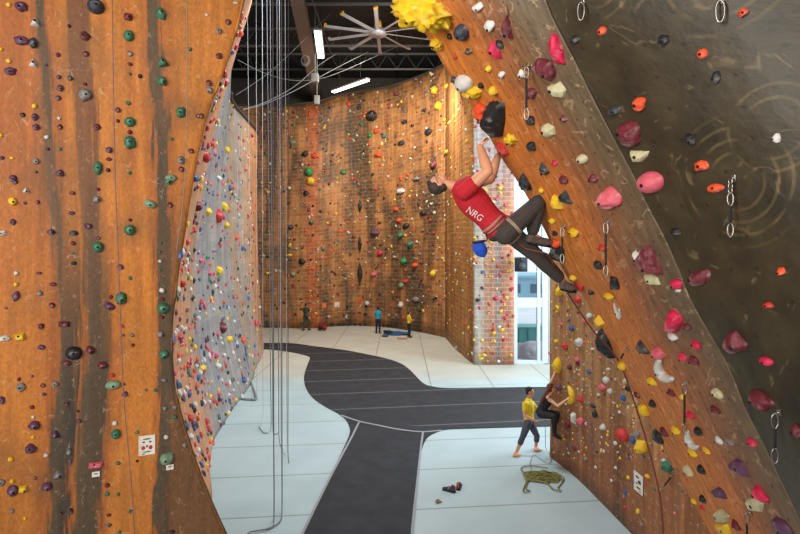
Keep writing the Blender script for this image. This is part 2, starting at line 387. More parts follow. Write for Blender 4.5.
# ------------------------------------------------------------------ floor, ceiling, shell
def m_floor():
    m, n, l, b = nt('pale_mats')
    tc = n.new('ShaderNodeTexCoord').outputs['Object']
    s = n.new('ShaderNodeSeparateXYZ'); l.new(tc, s.inputs[0])
    far = smooth(n, l, s.outputs[1], 19.5, 22.5)
    c = mix(n, l, far, (178, 196, 200), (190, 190, 180))
    def seam(v, sp, off, w):
        f = mathn(n, l, 'FRACT', mathn(n, l, 'DIVIDE', mathn(n, l, 'SUBTRACT', v, off), sp))
        return mathn(n, l, 'LESS_THAN', mathn(n, l, 'ABSOLUTE', mathn(n, l, 'SUBTRACT', f, .5)), w/sp/2)
    yy = mathn(n, l, 'SUBTRACT', s.outputs[1], mathn(n, l, 'MULTIPLY', s.outputs[0], .10))
    a = mathn(n, l, 'MULTIPLY', seam(yy, 1.86, .05, .045), mathn(n, l, 'LESS_THAN', s.outputs[1], 20.5))
    d = mathn(n, l, 'MULTIPLY', seam(s.outputs[0], 2.3, .0, .05), mathn(n, l, 'GREATER_THAN', s.outputs[1], 19.5))
    c = mix(n, l, mathn(n, l, 'MULTIPLY', mathn(n, l, 'MAXIMUM', a, d), .6), c, (110, 112, 104))
    g = noise_n(n, l, tc, .8, 5)
    c = mix(n, l, .35, c, ramp_out(n, l, g, [(.3, (200, 205, 208)), (.7, (255, 255, 255))]), 'MULTIPLY')
    l.new(c, b.inputs['Base Color']); b.inputs['Roughness'].default_value = .55
    bump(n, l, b, noise_n(n, l, tc, 60, 3), .1, .003); return m
bm = bmesh.new()
box(bm, (-5.2, 16.25, -.1), (17.6, 44.5, .2)); box(bm, (7.8, 8.85, -.1), (8.4, 29.7, .2))
tag(obj('floor', bm, m_floor(), sm=False), kind='structure')
bm = bmesh.new()
box(bm, (-5.2, 16.25, 17.6), (17.6, 44.5, .2)); box(bm, (7.8, 8.85, 17.6), (8.4, 29.7, .2))
deck = plain('roof_deck', (40, 40, 42), .8, 0, .3, 3)
tag(obj('ceiling', bm, deck, sm=False), kind='structure')
shell = plain('dark_block_wall', (70, 64, 58), .8, 0, .2, 2)
for nm, c, s in (('wall_outer_left', (-14.1, 16.25, 8.75), (.2, 44.5, 17.5)), ('wall_outer_right', (12.1, 8.85, 8.75), (.2, 29.7, 17.5)),
                 ('wall_outer_far', (-5.2, 38.6, 8.75), (17.6, .2, 17.5)), ('wall_outer_front', (-1, -6.1, 8.75), (26, .2, 17.5)),
                 ('wall_outer_corner', (3.75, 31.0, 8.75), (.2, 15, 17.5))):
    bm = bmesh.new(); box(bm, c, s); tag(obj(nm, bm, shell, sm=False), kind='structure')
# wall round the tall window
bm = bmesh.new()
box(bm, (9.3, 23.7, 8.75), (5.4, .25, 17.5)); box(bm, (5.78, 23.7, 13.7), (1.7, .25, 7.6))
tag(obj('wall_glazed_end', bm, plain('pale_wall', (196, 204, 210), .7), sm=False), kind='structure')

# charcoal walkway
up_ = [(205,345),(235,344),(262,343),(290,343),(318,346.5),(345,350),(366,354),(385,358),(400,363),(409,369),(416,376),(424,383.5),(436,387),(455,388),(480,387.5),(520,387),(600,386)]
lo_ = [(205,349.5),(235,349),(262,349),(284,351),(300,354),(309.5,357),(308,363),(305,372),(304,379),(306,388),(313,398),(326,407),(338,413.5),(346,420),(350,429),(349,436)]
lo2 = [(424,443),(428,437),(436,432.5),(446,429.5),(470,428.5),(520,427),(600,425)]
pts = [FL(*p, .012) for p in up_] ; pl = [FL(*p, .012) for p in lo_]; p2 = [FL(*p, .012) for p in lo2]
stemL = [FL(345,445,.012), FL(330,477,.012), FL(315,508,.012), FL(302,534,.012), FL(280,580,.012), FL(258,632,.012)]
stemR = [FL(409,632,.012), FL(410,580,.012), FL(412,534,.012), FL(416,490,.012), FL(420,455,.012)]
poly = catmull(pts, 4)[::-1]+catmull(pl, 4)+stemL+stemR+catmull(p2, 4)
bm = bmesh.new()
f = bm.faces.new([bm.verts.new(p) for p in poly])
bmesh.ops.triangulate(bm, faces=[f])
r = bmesh.ops.extrude_face_region(bm, geom=bm.faces[:])
bmesh.ops.translate(bm, vec=(0, 0, -.01), verts=[v for v in r['geom'] if isinstance(v, bmesh.types.BMVert)])
bmesh.ops.recalc_face_normals(bm, faces=bm.faces)
def m_path():
    m, n, l, b = nt('charcoal_matting')
    tc = n.new('ShaderNodeTexCoord').outputs['Object']
    s = n.new('ShaderNodeSeparateXYZ'); l.new(tc, s.inputs[0])
    g = noise_n(n, l, tc, 2.5, 6)
    c = ramp_out(n, l, g, [(.3, (26, 29, 35)), (.7, (42, 45, 52))])
    yy = mathn(n, l, 'SUBTRACT', s.outputs[1], mathn(n, l, 'MULTIPLY', s.outputs[0], .14))
    fr = mathn(n, l, 'FRACT', mathn(n, l, 'DIVIDE', mathn(n, l, 'SUBTRACT', yy, .9), 1.9))
    a = mathn(n, l, 'LESS_THAN', mathn(n, l, 'ABSOLUTE', mathn(n, l, 'SUBTRACT', fr, .5)), .017)
    a = mathn(n, l, 'MULTIPLY', a, mathn(n, l, 'GREATER_THAN', s.outputs[1], 15.2))
    c = mix(n, l, mathn(n, l, 'MULTIPLY', a, .5), c, (130, 132, 140))
    l.new(c, b.inputs['Base Color']); b.inputs['Roughness'].default_value = .75
    bump(n, l, b, noise_n(n, l, tc, 90, 2), .3, .004); return m
tag(obj('floor_walkway', bm, m_path(), sm=False), kind='structure')
# pale joint strips between walkway pieces
strip = plain('joint_strip', (150, 152, 158), .6)
def floor_strip(pxs, w, name):
    pp = catmull([FL(a, b, .02) for a, b in pxs], 4); bm = bmesh.new()
    L = []
    for i, p in enumerate(pp):
        d = (pp[min(i+1, len(pp)-1)]-pp[max(i-1, 0)]).normalized(); nn = Vector((-d.y, d.x, 0))*w/2
        L.append((bm.verts.new(p+nn), bm.verts.new(p-nn)))
    for a, b in zip(L, L[1:]): bm.faces.new((a[0], b[0], b[1], a[1]))
    r = bmesh.ops.extrude_face_region(bm, geom=bm.faces[:])
    bmesh.ops.translate(bm, vec=(0, 0, -.008), verts=[v for v in r['geom'] if isinstance(v, bmesh.types.BMVert)])
    bmesh.ops.recalc_face_normals(bm, faces=bm.faces)
    tag(obj(name, bm, strip, sm=False), kind='structure')
floor_strip([(341,415),(359,421),(378,425),(398,429),(422,431.5),(442,430)], .07, 'trim_1')
floor_strip([(359,422),(350,440),(330,477),(302,534),(280,580)], .05, 'trim_2')
floor_strip([(423,432),(421,447),(418,475),(412,534),(410,580)], .05, 'trim_3')

# ------------------------------------------------------------------ tall window and outside
white = plain('white_frame', (212, 224, 232), .45)
wy = 23.62
wroot = bpy.data.objects.new('window_1', None); C.objects.link(wroot); wroot.location = (5.78, wy, 0); tag(wroot, kind='structure')
def kid(name, bm, mat, parent, sm=True):
    o = obj(name, bm, mat, None, sm); o.parent = parent
    o.matrix_parent_inverse = Matrix.Translation(parent.location).inverted() if parent.parent is None and parent.type == 'EMPTY' else Matrix.Translation(parent.location).inverted()
    return o
bm = bmesh.new()
for x, w in ((5.07, .22), (6.13, .13), (6.42, .26)): box(bm, (x, wy, 5.1), (w, .2, 10.1))
for z, w in ((.08, .16), (2.72, .42), (4.1, .06), (6.6, .12), (9.9, .2)): box(bm, (5.7, wy, z), (1.4, .16, w))
kid('window_frame', bm, white, wroot, False)
m, n, l, b = nt('pane_glass')
b.inputs['Base Color'].default_value = (.9, .97, 1, 1); b.inputs['Roughness'].default_value = .02; b.inputs['Transmission Weight'].default_value = 1; b.inputs['IOR'].default_value = 1.05
bm = bmesh.new(); box(bm, (5.75, wy+.02, 5), (1.5, .012, 9.8)); kid('pane', bm, m, wroot, False)
bm = bmesh.new(); box(bm, (20, 75, -.25), (90, 102, .1))
tag(obj('ground', bm, plain('snowy_ground', (226, 220, 222), .8, 0, .1, .4), sm=False), kind='structure')
bm = bmesh.new(); box(bm, (16, 58, 1.0), (22, 8, 2.6)); box(bm, (16, 58, 2.4), (22.6, 8.6, .25))
bw = empty('building', (16, 58, -.2), 'low pale blue building far outside the tall window', 'building')
kid('wall', bm, plain('blue_cladding', (150, 184, 200), .7), bw, False)
dp = plain('dark_pane', (80, 100, 116), .3)
for k in range(9):
    bm = bmesh.new(); box(bm, (7.2+k*2.2, 53.97, 1.2), (1.2, .06, .9)); kid('window', bm, dp, bw, False)
bm = bmesh.new(); box(bm, (8.2, 30.4, .3), (3.6, 1.6, .9)); bevel(bm, .05)
bc = empty('skip', (8.2, 30.4, -.2), 'teal metal container on the snow outside the tall window', 'container')
kid('body', bm, plain('teal_paint', (110, 178, 168), .6), bc, False)
bm = bmesh.new()
for k in range(7): box(bm, (6.6+k*.53, 29.57, .3), (.07, .08, .86))
box(bm, (8.2, 29.57, .74), (3.7, .12, .08))
kid('rib', bm, plain('teal_rib', (96, 160, 152), .6), bc, False)
bm = bmesh.new()
bmesh.ops.create_icosphere(bm, subdivisions=4, radius=1)
for v in bm.verts:
    v.co = Vector((v.co.x*2.1, v.co.y*1.2, v.co.z*.75)); v.co += v.normal*noise.noise(v.co*1.4)*.35
bmesh.ops.translate(bm, vec=(7.2, 26.6, -.3), verts=bm.verts)
tag(obj('snow_bank', bm, plain('snow', (226, 212, 216), .8, 0, .08, 3)), 'heap of dirty snow just outside the tall window', 'snow')
# loudspeaker hung by the window
sp = empty('loudspeaker', (5.15, 22.9, 4.4), 'black loudspeaker hanging beside the tall window', 'speaker')
bm = bmesh.new(); box(bm, (5.2, 22.9, 4.42), (.5, .36, .62)); bevel(bm, .04); kid('cabinet', bm, plain('black_plastic', (26, 28, 34), .5), sp)
gc = plain('grey_cone', (60, 62, 68), .6)
bm = bmesh.new(); cyl(bm, (5.2, 22.71, 4.34), (5.2, 22.66, 4.34), .17, .15, 20); kid('woofer', bm, gc, sp)
bm = bmesh.new(); cyl(bm, (5.2, 22.71, 4.63), (5.2, 22.67, 4.63), .06, .05, 16); kid('tweeter', bm, gc, sp)
bm = bmesh.new(); tube(bm, [(5.2, 22.9, 4.72), (5.2, 23.3, 4.78), (5.2, 23.52, 4.78)], .02); kid('bracket', bm, white, sp)
# ------------------------------------------------------------------ roof: trusses, beam, fan, lamps, cables
steel = plain('grey_steel', (112, 110, 108), .55, .3); dsteel = plain('dark_steel', (74, 72, 70), .6, .3)
for Y, xa, xb, lab in ((15.5, -13.8, 11.8, 'dark steel roof truss nearest the camera, over the pale mats'), (19.5, -13.8, 11.8, 'dark steel roof truss crossing just in front of the big ceiling fan'),
                       (24.5, -13.8, 3.5, 'dark steel roof truss crossing above the big ceiling fan'), (29.5, -13.8, 3.5, 'dark steel roof truss beyond the ceiling fan, before the last one'),
                       (33.3, -13.8, 3.5, 'dark steel roof truss farthest away, close over the far brick wall')):
    t = empty('roof_truss', (xa, Y, 17.4), lab, 'roof truss', 'steel trusses under the dark roof')
    for z, r in ((17.3, .07), (16.35, .06)):
        bm = bmesh.new(); box(bm, ((xa+xb)/2, Y, z), (xb-xa, r*2, r*1.6)); kid('chord', bm, steel, t, False)
    bm = bmesh.new(); k = 0; x = xa+.4
    while x+1.2 < xb:
        cyl(bm, (x, Y, 16.38), (x+.6, Y, 17.28), .03, seg=6); cyl(bm, (x+.6, Y, 17.28), (x+1.2, Y, 16.38), .03, seg=6); x += 1.2
    kid('web', bm, dsteel, t, False)
    if Y < 20: continue
for x in (-9.5, -4.2, -.2, 2.9):
    p = empty('roof_purlin', (x, 24, 17.4), 'thin grey roof pipe running lengthwise under the dark deck', 'pipe', 'lengthwise pipes under the deck')
    bm = bmesh.new(); tube(bm, [(x, -5, 17.0), (x, 37, 17.0)], .04); kid('pipe', bm, steel, p)
t = empty('roof_beam', (-5.5, 23, 16.2), 'broad brownish grey steel beam running away under the roof', 'beam')
bm = bmesh.new(); a, b_ = P(293, -25, 22.0), P(318, 100, 37.6)
d = (b_-a); mid = (a+b_)/2; rot = d.to_track_quat('Y', 'Z').to_matrix()
box(bm, mid+Vector((0, 0, .22)), (.62, d.length, .05), rot); box(bm, mid-Vector((0, 0, .22)), (.62, d.length, .05), rot); kid('flange', bm, plain('beam_paint', (118, 98, 86), .6), t, False)
bm = bmesh.new(); box(bm, mid, (.06, d.length, .42), rot); kid('web', bm, dsteel, t, False)
# ceiling fan
fc = P(378, 33, 25.0)
fan = empty('ceiling_fan', fc, 'huge grey ten-blade ceiling fan with yellow blade tips', 'ceiling fan')
alu = plain('aluminium', (186, 184, 190), .4, .4, .05); yel = plain('yellow_tip', (226, 168, 40), .5)
for k in range(10):
    a = math.radians(36*k+18); d = Vector((math.cos(a), math.sin(a), 0)); sdv = Vector((-d.y, d.x, 0))
    rot = Matrix((d, sdv*math.cos(.25)+Vector((0, 0, .25)), Vector((0, 0, 1)))).transposed()
    bm = bmesh.new(); box(bm, fc+d*1.42, (2.1, .17, .03), rot); bevel(bm, .008, 1)
    bl = kid('blade', bm, alu, fan, False)
    bm = bmesh.new(); box(bm, fc+d*2.5+Vector((0, 0, .04)), (.12, .2, .1), rot); bevel(bm, .02, 1)
    tp = obj('blade_tip', bm, yel if d.y < -.25 else alu, None, False); tp.parent = bl; tp.matrix_parent_inverse = bl.matrix_parent_inverse @ Matrix()
    tp.matrix_parent_inverse = (Matrix.Translation(fan.location) @ bl.matrix_parent_inverse).inverted() if False else Matrix()
bm = bmesh.new(); cyl(bm, fc-Vector((0, 0, .1)), fc+Vector((0, 0, .14)), .4, .34, 24); kid('hub', bm, alu, fan)
bm = bmesh.new(); cyl(bm, fc+Vector((0, 0, .14)), fc+Vector((0, 0, .55)), .19, .16, 16); kid('motor', bm, yel, fan)
bm = bmesh.new(); cyl(bm, fc+Vector((0, 0, .5)), (fc.x, fc.y, 17.4), .05); kid('downrod', bm, dsteel, fan)
# lamps
lampm = plain('lamp_glow', (255, 250, 235), .5, emit=(255, 248, 230), estr=5)
def lamp(a, b2, w, lab):
    a, b2 = Vector(a), Vector(b2); mid = (a+b2)/2; d = b2-a; rot = d.to_track_quat('Y', 'Z').to_matrix()
    t = empty('ceiling_lamp', mid, lab, 'ceiling light', None)
    bm = bmesh.new(); box(bm, mid+Vector((0, 0, .08)), (w+.06, d.length+.1, .1), rot); bevel(bm, .02, 1); kid('housing', bm, alu, t, False)
    for s in (-1, 1):
        bm = bmesh.new(); off = rot @ Vector((s*w/4, 0, 0))
        box(bm, mid+off-Vector((0, 0, .0)), (w/2.3, d.length, .07), rot); kid('tube', bm, lampm, t, False)
    for e in (.2, .8):
        q = a.lerp(b2, e); bm = bmesh.new(); cyl(bm, q+Vector((0, 0, .12)), (q.x, q.y, 17.45), .012, seg=6); kid('hanger', bm, dsteel, t)
lamp((-3.66, 23.7, 14.75), (-3.99, 26.9, 14.75), .32, 'bright strip light pointing away, hanging beside the steel beam')
lamp((-4.1, 32.7, 14.75), (-1.83, 30.4, 14.75), .26, 'bright strip light hanging crosswise below the ceiling fan')
# junction boxes and cables by the beam
bx = plain('box_grey', (132, 134, 134), .5)
def onebox(name, c, s, lab, cat, parts=True):
    t = empty(name, c, lab, cat)
    bm = bmesh.new(); box(bm, c, s); bevel(bm, min(s)*.12, 2); kid('body', bm, bx, t)
    bm = bmesh.new(); cyl(bm, Vector(c)+Vector((0, 0, s[2]/2)), (c[0], c[1], 17.4), .03, seg=8); kid('conduit', bm, bx, t)
onebox('junction_box', P(315, 78, 26.5), (.36, .3, .42), 'grey junction box on a drop conduit under the near strip light', 'electrical box')
onebox('wifi_box', P(317, 100, 30.0), (.3, .22, .5), 'small pale box hanging just above the far brick wall', 'electrical box')
bm = bmesh.new()
c0 = P(305, 60, 24.5)
for k in range(4):
    tube(bm, [c0+Vector(((.15+k*.02)*math.cos(a), .03*k, (.19+k*.02)*math.sin(a))) for a in [i*math.pi/10 for i in range(20)]], .012, 5, True)
tag(obj('cable_coil', bm, bx), 'pale coil of cable hanging below the roof beside the junction box', 'cable coil')
for i, (pp, lab) in enumerate((
    ([(243,109,20), (262,105,21), (290,93,22.5), (318,78,24), (340,66,25.5), (368,52,27)], 'slack grey cable sweeping lowest under the roof towards the beam'),
    ([(243,110,20), (268,101,21.2), (295,86,22.6), (318,66,24), (336,54,25.5)], 'slack grey cable sweeping second lowest under the roof towards the beam'),
    ([(238,60,18), (262,72,20), (290,80,22.6), (318,79,24), (345,70,26), (400,45,28)], 'slack grey cable crossing the two parallel sagging cables'),
    ([(236,95,19), (250,86,20), (272,70,21.2), (300,44,24), (330,14,26)], 'thin grey cable rising steeply in front of the hanging ropes'))):
    bm = bmesh.new(); tube(bm, catmull([P(*q) for q in pp], 8), .017 if i < 2 else .010, 6)
    tag(obj('power_cable', bm, bx), lab, 'cable')

# ------------------------------------------------------------------ ropes
ropem = [plain('rope_pale', (178, 180, 184), .8), plain('rope_grey', (120, 122, 130), .8), plain('rope_navy', (52, 56, 74), .8)]
ROPES = [  # px top, py top, px foot, py foot, material, tail pixels on the floor, label
 (246,-5,252,397,0,[(255,399),(248,400),(243,399)],'thin rope hanging closest to the grey wall, foot curled beside its base'),
 (256,-5,257,395,0,[(258,398),(254,399)],'pale rope hanging just right of the rope closest to the grey wall'),
 (262,-5,263,418,0,[(262,422),(260,427)],'pale rope ending in the small loop on the mats'),
 (265,-5,271,431,1,[(266,433),(262,431),(259,427)],'grey rope with its tail looped towards the grey wall'),
 (268.7,-5,273,434,1,[(276,434),(279,432)],'dark grey rope with a short tail on the mats'),
 (271.5,-5,274,520,1,[(272,527),(262,530),(250,532),(247,535)],'long rope whose foot trails off at the bottom edge'),
 (275.7,-5,279,440,1,[(281,446)],'grey rope fourth from the rightmost rope in the bundle'),
 (278.5,-5,281,438,0,[(283,450)],'pale rope third from the rightmost rope in the bundle'),
 (281,-5,282,512,1,[(281,519),(276,525),(266,529),(256,531)],'long rope bending at the foot beside the bottom edge of the mats'),
 (284,-5,287,452,0,[(285,454),(282,450)],'pale rope next to the rightmost hanging rope'),
 (288.5,-5,288,456,2,[(289,463)],'rightmost dark rope of the hanging bundle, tied in a knot low down')]
for (tx, ty, fx, fy, mi, tail, lab) in ROPES:
    Yf = FL(fx, fy).y
    foot = P(fx, fy, Yf); foot.z = .10
    topp = Vector(((tx-CX)/F*Yf*.985, Yf*.985, 16.9))
    n1 = [topp.lerp(foot, k/14) for k in range(15)]
    
    pts_ = n1+[FL(a, b, .03) for a, b in tail]
    bm = bmesh.new(); tube(bm, catmull(pts_, 4), .009 if mi != 1 else .012, 6)
    tag(obj('climbing_rope', bm, ropem[mi]), lab, 'climbing rope', 'top ropes hanging by the grey wall')
# rope running down beside the grey wall to its curled foot
bm = bmesh.new(); tube(bm, catmull([P(246,345,20.5), P(248,365,20.3), P(251,382,20.2), FL(256,398,.04), FL(250,399.5,.03), FL(241,399,.03)], 6), .045, 6)
tag(obj('rope_bundle', bm, ropem[1]), 'thick dark rope tail sliding off the foot of the grey wall', 'climbing rope')

# ------------------------------------------------------------------ holds
bolt_m = plain('bolt_black', (22, 20, 20), .5, .4)
COL = {'pu': ((92, 52, 84), 'purple'), 'ma': ((104, 30, 42), 'maroon'), 'mg': ((206, 24, 74), 'magenta'), 'pk': ((212, 92, 108), 'pink'), 're': ((196, 44, 36), 'red'),
       'or': ((232, 78, 34), 'orange'), 'ye': ((236, 190, 24), 'yellow'), 'cr': ((196, 190, 150), 'cream'), 'wh': ((206, 204, 200), 'white'), 'gy': ((126, 124, 124), 'grey'),
       'na': ((44, 50, 62), 'navy'), 'bk': ((28, 28, 32), 'black'), 'gr': ((44, 112, 82), 'green'), 'pg': ((120, 152, 124), 'pale green'), 'bl': ((40, 88, 150), 'blue'), 'bg': ((30, 140, 70), 'bright green')}
HM = {}
for k, (c, nme) in COL.items():
    m, n, l, b = nt('hold_'+nme.replace(' ', '_'))
    tc = n.new('ShaderNodeTexCoord').outputs['Object']
    f = noise_n(n, l, tc, 16, 5)
    base = mix(n, l, f, tuple(v*.82 for v in c), tuple(min(255, v*1.08+4) for v in c))
    ch = smooth(n, l, noise_n(n, l, tc, 9, 4, .5), .52, .72)
    base = mix(n, l, mathn(n, l, 'MULTIPLY', ch, .28), base, (214, 206, 200))
    l.new(base, b.inputs['Base Color']); b.inputs['Roughness'].default_value = .6
    bump(n, l, b, noise_n(n, l, tc, 60, 3), .25, .004); HM[k] = m

def hold_bm(w, h, shape, seed, big):
    bm = bmesh.new(); sd = Vector((seed*3.7, seed*1.3, seed*.7)); w2, h2 = w/2, h/2; dz = min(w, h)*.62
    if shape in 'bojlkd':
        sub = 4 if (shape == 'k' or big > 14) else (3 if big > 7 else 2)
        bmesh.ops.create_icosphere(bm, subdivisions=sub, radius=1)
        amp = {'b': .34, 'o': .03, 'j': .22, 'l': .12, 'k': .5, 'd': .10}[shape]; fr = {'b': 1.3, 'o': 1, 'j': 1.4, 'l': 1.2, 'k': 3.2, 'd': 1.0}[shape]
        for v in bm.verts:
            c = v.co.copy(); nz = noise.noise(c*fr+sd)
            if shape == 'k': nz = abs(nz)*1.4-.2+.4*noise.noise(c*7+sd)
            c *= 1+amp*nz
            if shape == 'l': c.x *= max(.12, 1-.75*abs(c.y)**1.6)
            if shape == 'j':
                r = math.hypot(c.x, c.y-.15)
                if c.z > 0: c.z -= .5*math.exp(-r*r*9)
            if shape == 'b' and c.z > 0: c.x += .25*c.z*math.sin(seed); c.y -= .25*c.z
            z = c.z*dz if c.z > 0 else c.z*.1*dz
            v.co = Vector((c.x*w2, c.y*h2, z))
    elif shape in 'wx':
        if shape == 'w':
            base = [(-1, -.75), (1, -.95), (.75, .1), (.1, 1), (-.45, .35)]; top = [(-.2, -.45), (.45, -.55), (.05, .25)]
        else:
            base = [(-1, -.9), (.95, -1), (1, .85), (-.9, 1)]; top = [(-.6, -.5), (.6, -.65), (.65, .4), (-.5, .55)]
        vb = [bm.verts.new((x*w2, y*h2, -.03*dz)) for x, y in base]; vt = [bm.verts.new((x*w2, y*h2, dz*(.95 if i else .8))) for i, (x, y) in enumerate(top)]
        r = bmesh.ops.convex_hull(bm, input=vb+vt)
        bmesh.ops.recalc_face_normals(bm, faces=bm.faces)
        bmesh.ops.bevel(bm, geom=bm.edges[:], offset=min(w, h)*.07, segments=2, affect='EDGES', profile=.6)
    elif shape in 'c':
        pts_ = []; rad = []
        for i in range(13):
            t = i/12; a = math.radians(-75+150*t)
            pts_.append(Vector(((math.cos(a)-.72)*w*.95-.04*w, math.sin(a)*h2*.92, dz*.15))); rad.append(min(w, h)*(.07+.20*math.sin(math.pi*t)**.8))
        tube(bm, pts_, rad, 10)
        if big > 8: bmesh.ops.subdivide_edges(bm, edges=bm.edges[:], cuts=1)
        for v in bm.verts: v.co += Vector((1, 1, 1))*noise.noise(v.co*30+sd)*min(w, h)*.03
    elif shape in 't':         # big triangular volume with flat faces
        base = [(-1, -.8), (1, -1), (.15, 1)]
        vs = [bm.verts.new((x*w2, y*h2, -.02)) for x, y in base]+[bm.verts.new((.05*w2, -.15*h2, dz*1.0)), bm.verts.new((.45*w2, -.5*h2, dz*.8))]
        bmesh.ops.convex_hull(bm, input=vs); bmesh.ops.recalc_face_normals(bm, faces=bm.faces)
        bmesh.ops.bevel(bm, geom=bm.edges[:], offset=min(w, h)*.04, segments=2, affect='EDGES', profile=.6)
        bmesh.ops.subdivide_edges(bm, edges=bm.edges[:], cuts=1)
    elif shape in 's':          # stack of ridges, a long stepped hold
        for i in range(4):
            t = i/3; ball(bm, ((.05 if i % 2 else -.05)*w, (-.33+.62*t)*h, 0), (w*(.5-.24*t), h*.23, dz*(.9-.35*t)), seg=14)
    return bm
WD = {'wall_left': 'the near orange wall', 'wall_grey': 'the grey wall', 'wall_far': 'the far brick wall', 'wall_corner': 'the corner brick wall', 'wall_window_side': 'the wall by the window',
      'wall_right': 'the lower right wall', 'wall_overhang': 'the orange overhang', 'wall_dark': 'the dark wall'}
def cast(px, py):
    d = (P(px, py, 1)-CAM); best = None
    for nm, t in trees:
        h, nr, ix, dist = t.ray_cast(CAM, d)
        if h is not None and (best is None or dist < best[3]):
            if nr.dot(d) > 0: nr = -nr
            best = (h, nr, nm, dist)
    return best
HOLDS = []; SEEDN = [0]
SH = {'b': '', 'o': 'round ', 'j': 'hollowed ', 'l': 'long narrow ', 'k': 'knobbly ', 'd': 'smooth ', 'w': 'wedge-shaped ', 'x': 'blocky ', 'c': 'crescent ', 't': 'pyramid-shaped ', 's': 'ridged '}
OUTLINE = {
 'the big black lip hold': [(489,101),(495,100),(500,102),(505,100),(506,118),(504,137),(498,136),(489,127),(484,119)],
 'the maroon spike': [(507,13),(511,24),(515,39),(506,37),(500,33)],
 'the high maroon pyramid': [(531,67),(538,57),(551.5,60),(557,73),(554,80.5),(545,77)],
 'the mid maroon pyramid': [(648,243),(655,251),(666,275),(650,270),(637,262),(641,254)],
 'the cream block': [(547,86),(560,81.5),(566.5,90),(564.6,97.5),(554,96.5)],
 'the mid cream hold': [(542,124.6),(548.6,122.8),(555,127.5),(556,135),(549.6,137.8),(543,130)],
 'the magenta wedge': [(493.6,39),(501,49.6),(502.6,59),(495.5,56),(489,49.6),(490,44)],
 'the black wedge': [(566,189),(573.7,204),(564,201.5),(559,196)],
 'the long yellow hold': [(554,193),(560,199),(564,209),(556,209),(553,201.5)],
 'the black foothold': [(555,244),(564.6,248),(565.5,262),(558,259),(550.5,252)],
 'the black leaf volume': [(600,328),(606.5,328),(613,338),(617,349),(616,359),(607.5,354),(601,344),(599.6,335.5)],
 'the magenta drop': [(672,308),(681,314),(684,322),(678,333),(672,331),(668.5,319)],
 'the maroon ear': [(687,280),(694,272),(709,268),(712,277),(705.5,286),(694,287)],
 'the maroon shell': [(724,341),(730,331),(736.5,330),(739,337),(748,345),(747,350.5),(735.5,354),(725,349)],
 'the purple nose': [(729.6,463),(736.6,457.6),(743.7,462),(746.3,469),(751.6,478),(744.6,477),(739,470)],
 'the lower purple nose': [(712,490),(719,486.6),(725,491),(728,499),(721.7,498)],
 'the hollow maroon hold': [(619,124),(630.5,119.6),(640,124),(641,135),(641,143),(632.4,148),(625,144),(620,135)],
 'the cream wedge': [(630,150),(650,151),(649,155.5),(642.7,162),(634,162),(630.6,155.5)],
 'the cream foot': [(644,274.7),(651,273.7),(658.7,277.5),(662.5,285),(651,285),(645.6,281)],
 'the low cream hold': [(748,498),(757,496),(764,503),(763,512),(755,511),(749,503)],
 'the chalky cream block': [(717,509.5),(721.7,508.7),(730.5,515.7),(728,522.7),(719,522)],
 'the bottom yellow hold': [(717,523),(728,523),(732,534),(722,534)],
 'the black shard': [(542,161),(550.5,172.4),(547,175),(540,168)],
 'the lip shard': [(523,172),(530,182),(533,190),(524,186),(520.6,180)],
 'the low black leaf': [(655,428),(659.7,433),(664,440.5),(664,444),(658,440.5),(655,435)],
 'the right black leaf': [(640,339),(644,344),(650.5,353),(647.7,355),(642,349.6),(639,344)],
 'the upper black leaf': [(612,276.5),(617,277.5),(620.5,286),(619.6,289.7),(614,288),(611,281)],
 'the ridged magenta hold': [(553,32),(558,35),(562,43),(564.6,52),(567,65),(556,64),(551.5,57),(548.5,49),(550,39)],
 'the red grip': [(498,141),(505,144),(510,154),(504,156),(498,150)]}
SPEC = []; MINOR = []
def hold(px, py, w, h, shape, col, rot=0, lab=None, short=None): SPEC.append((px, py, w, h, shape, col, rot, lab, short))
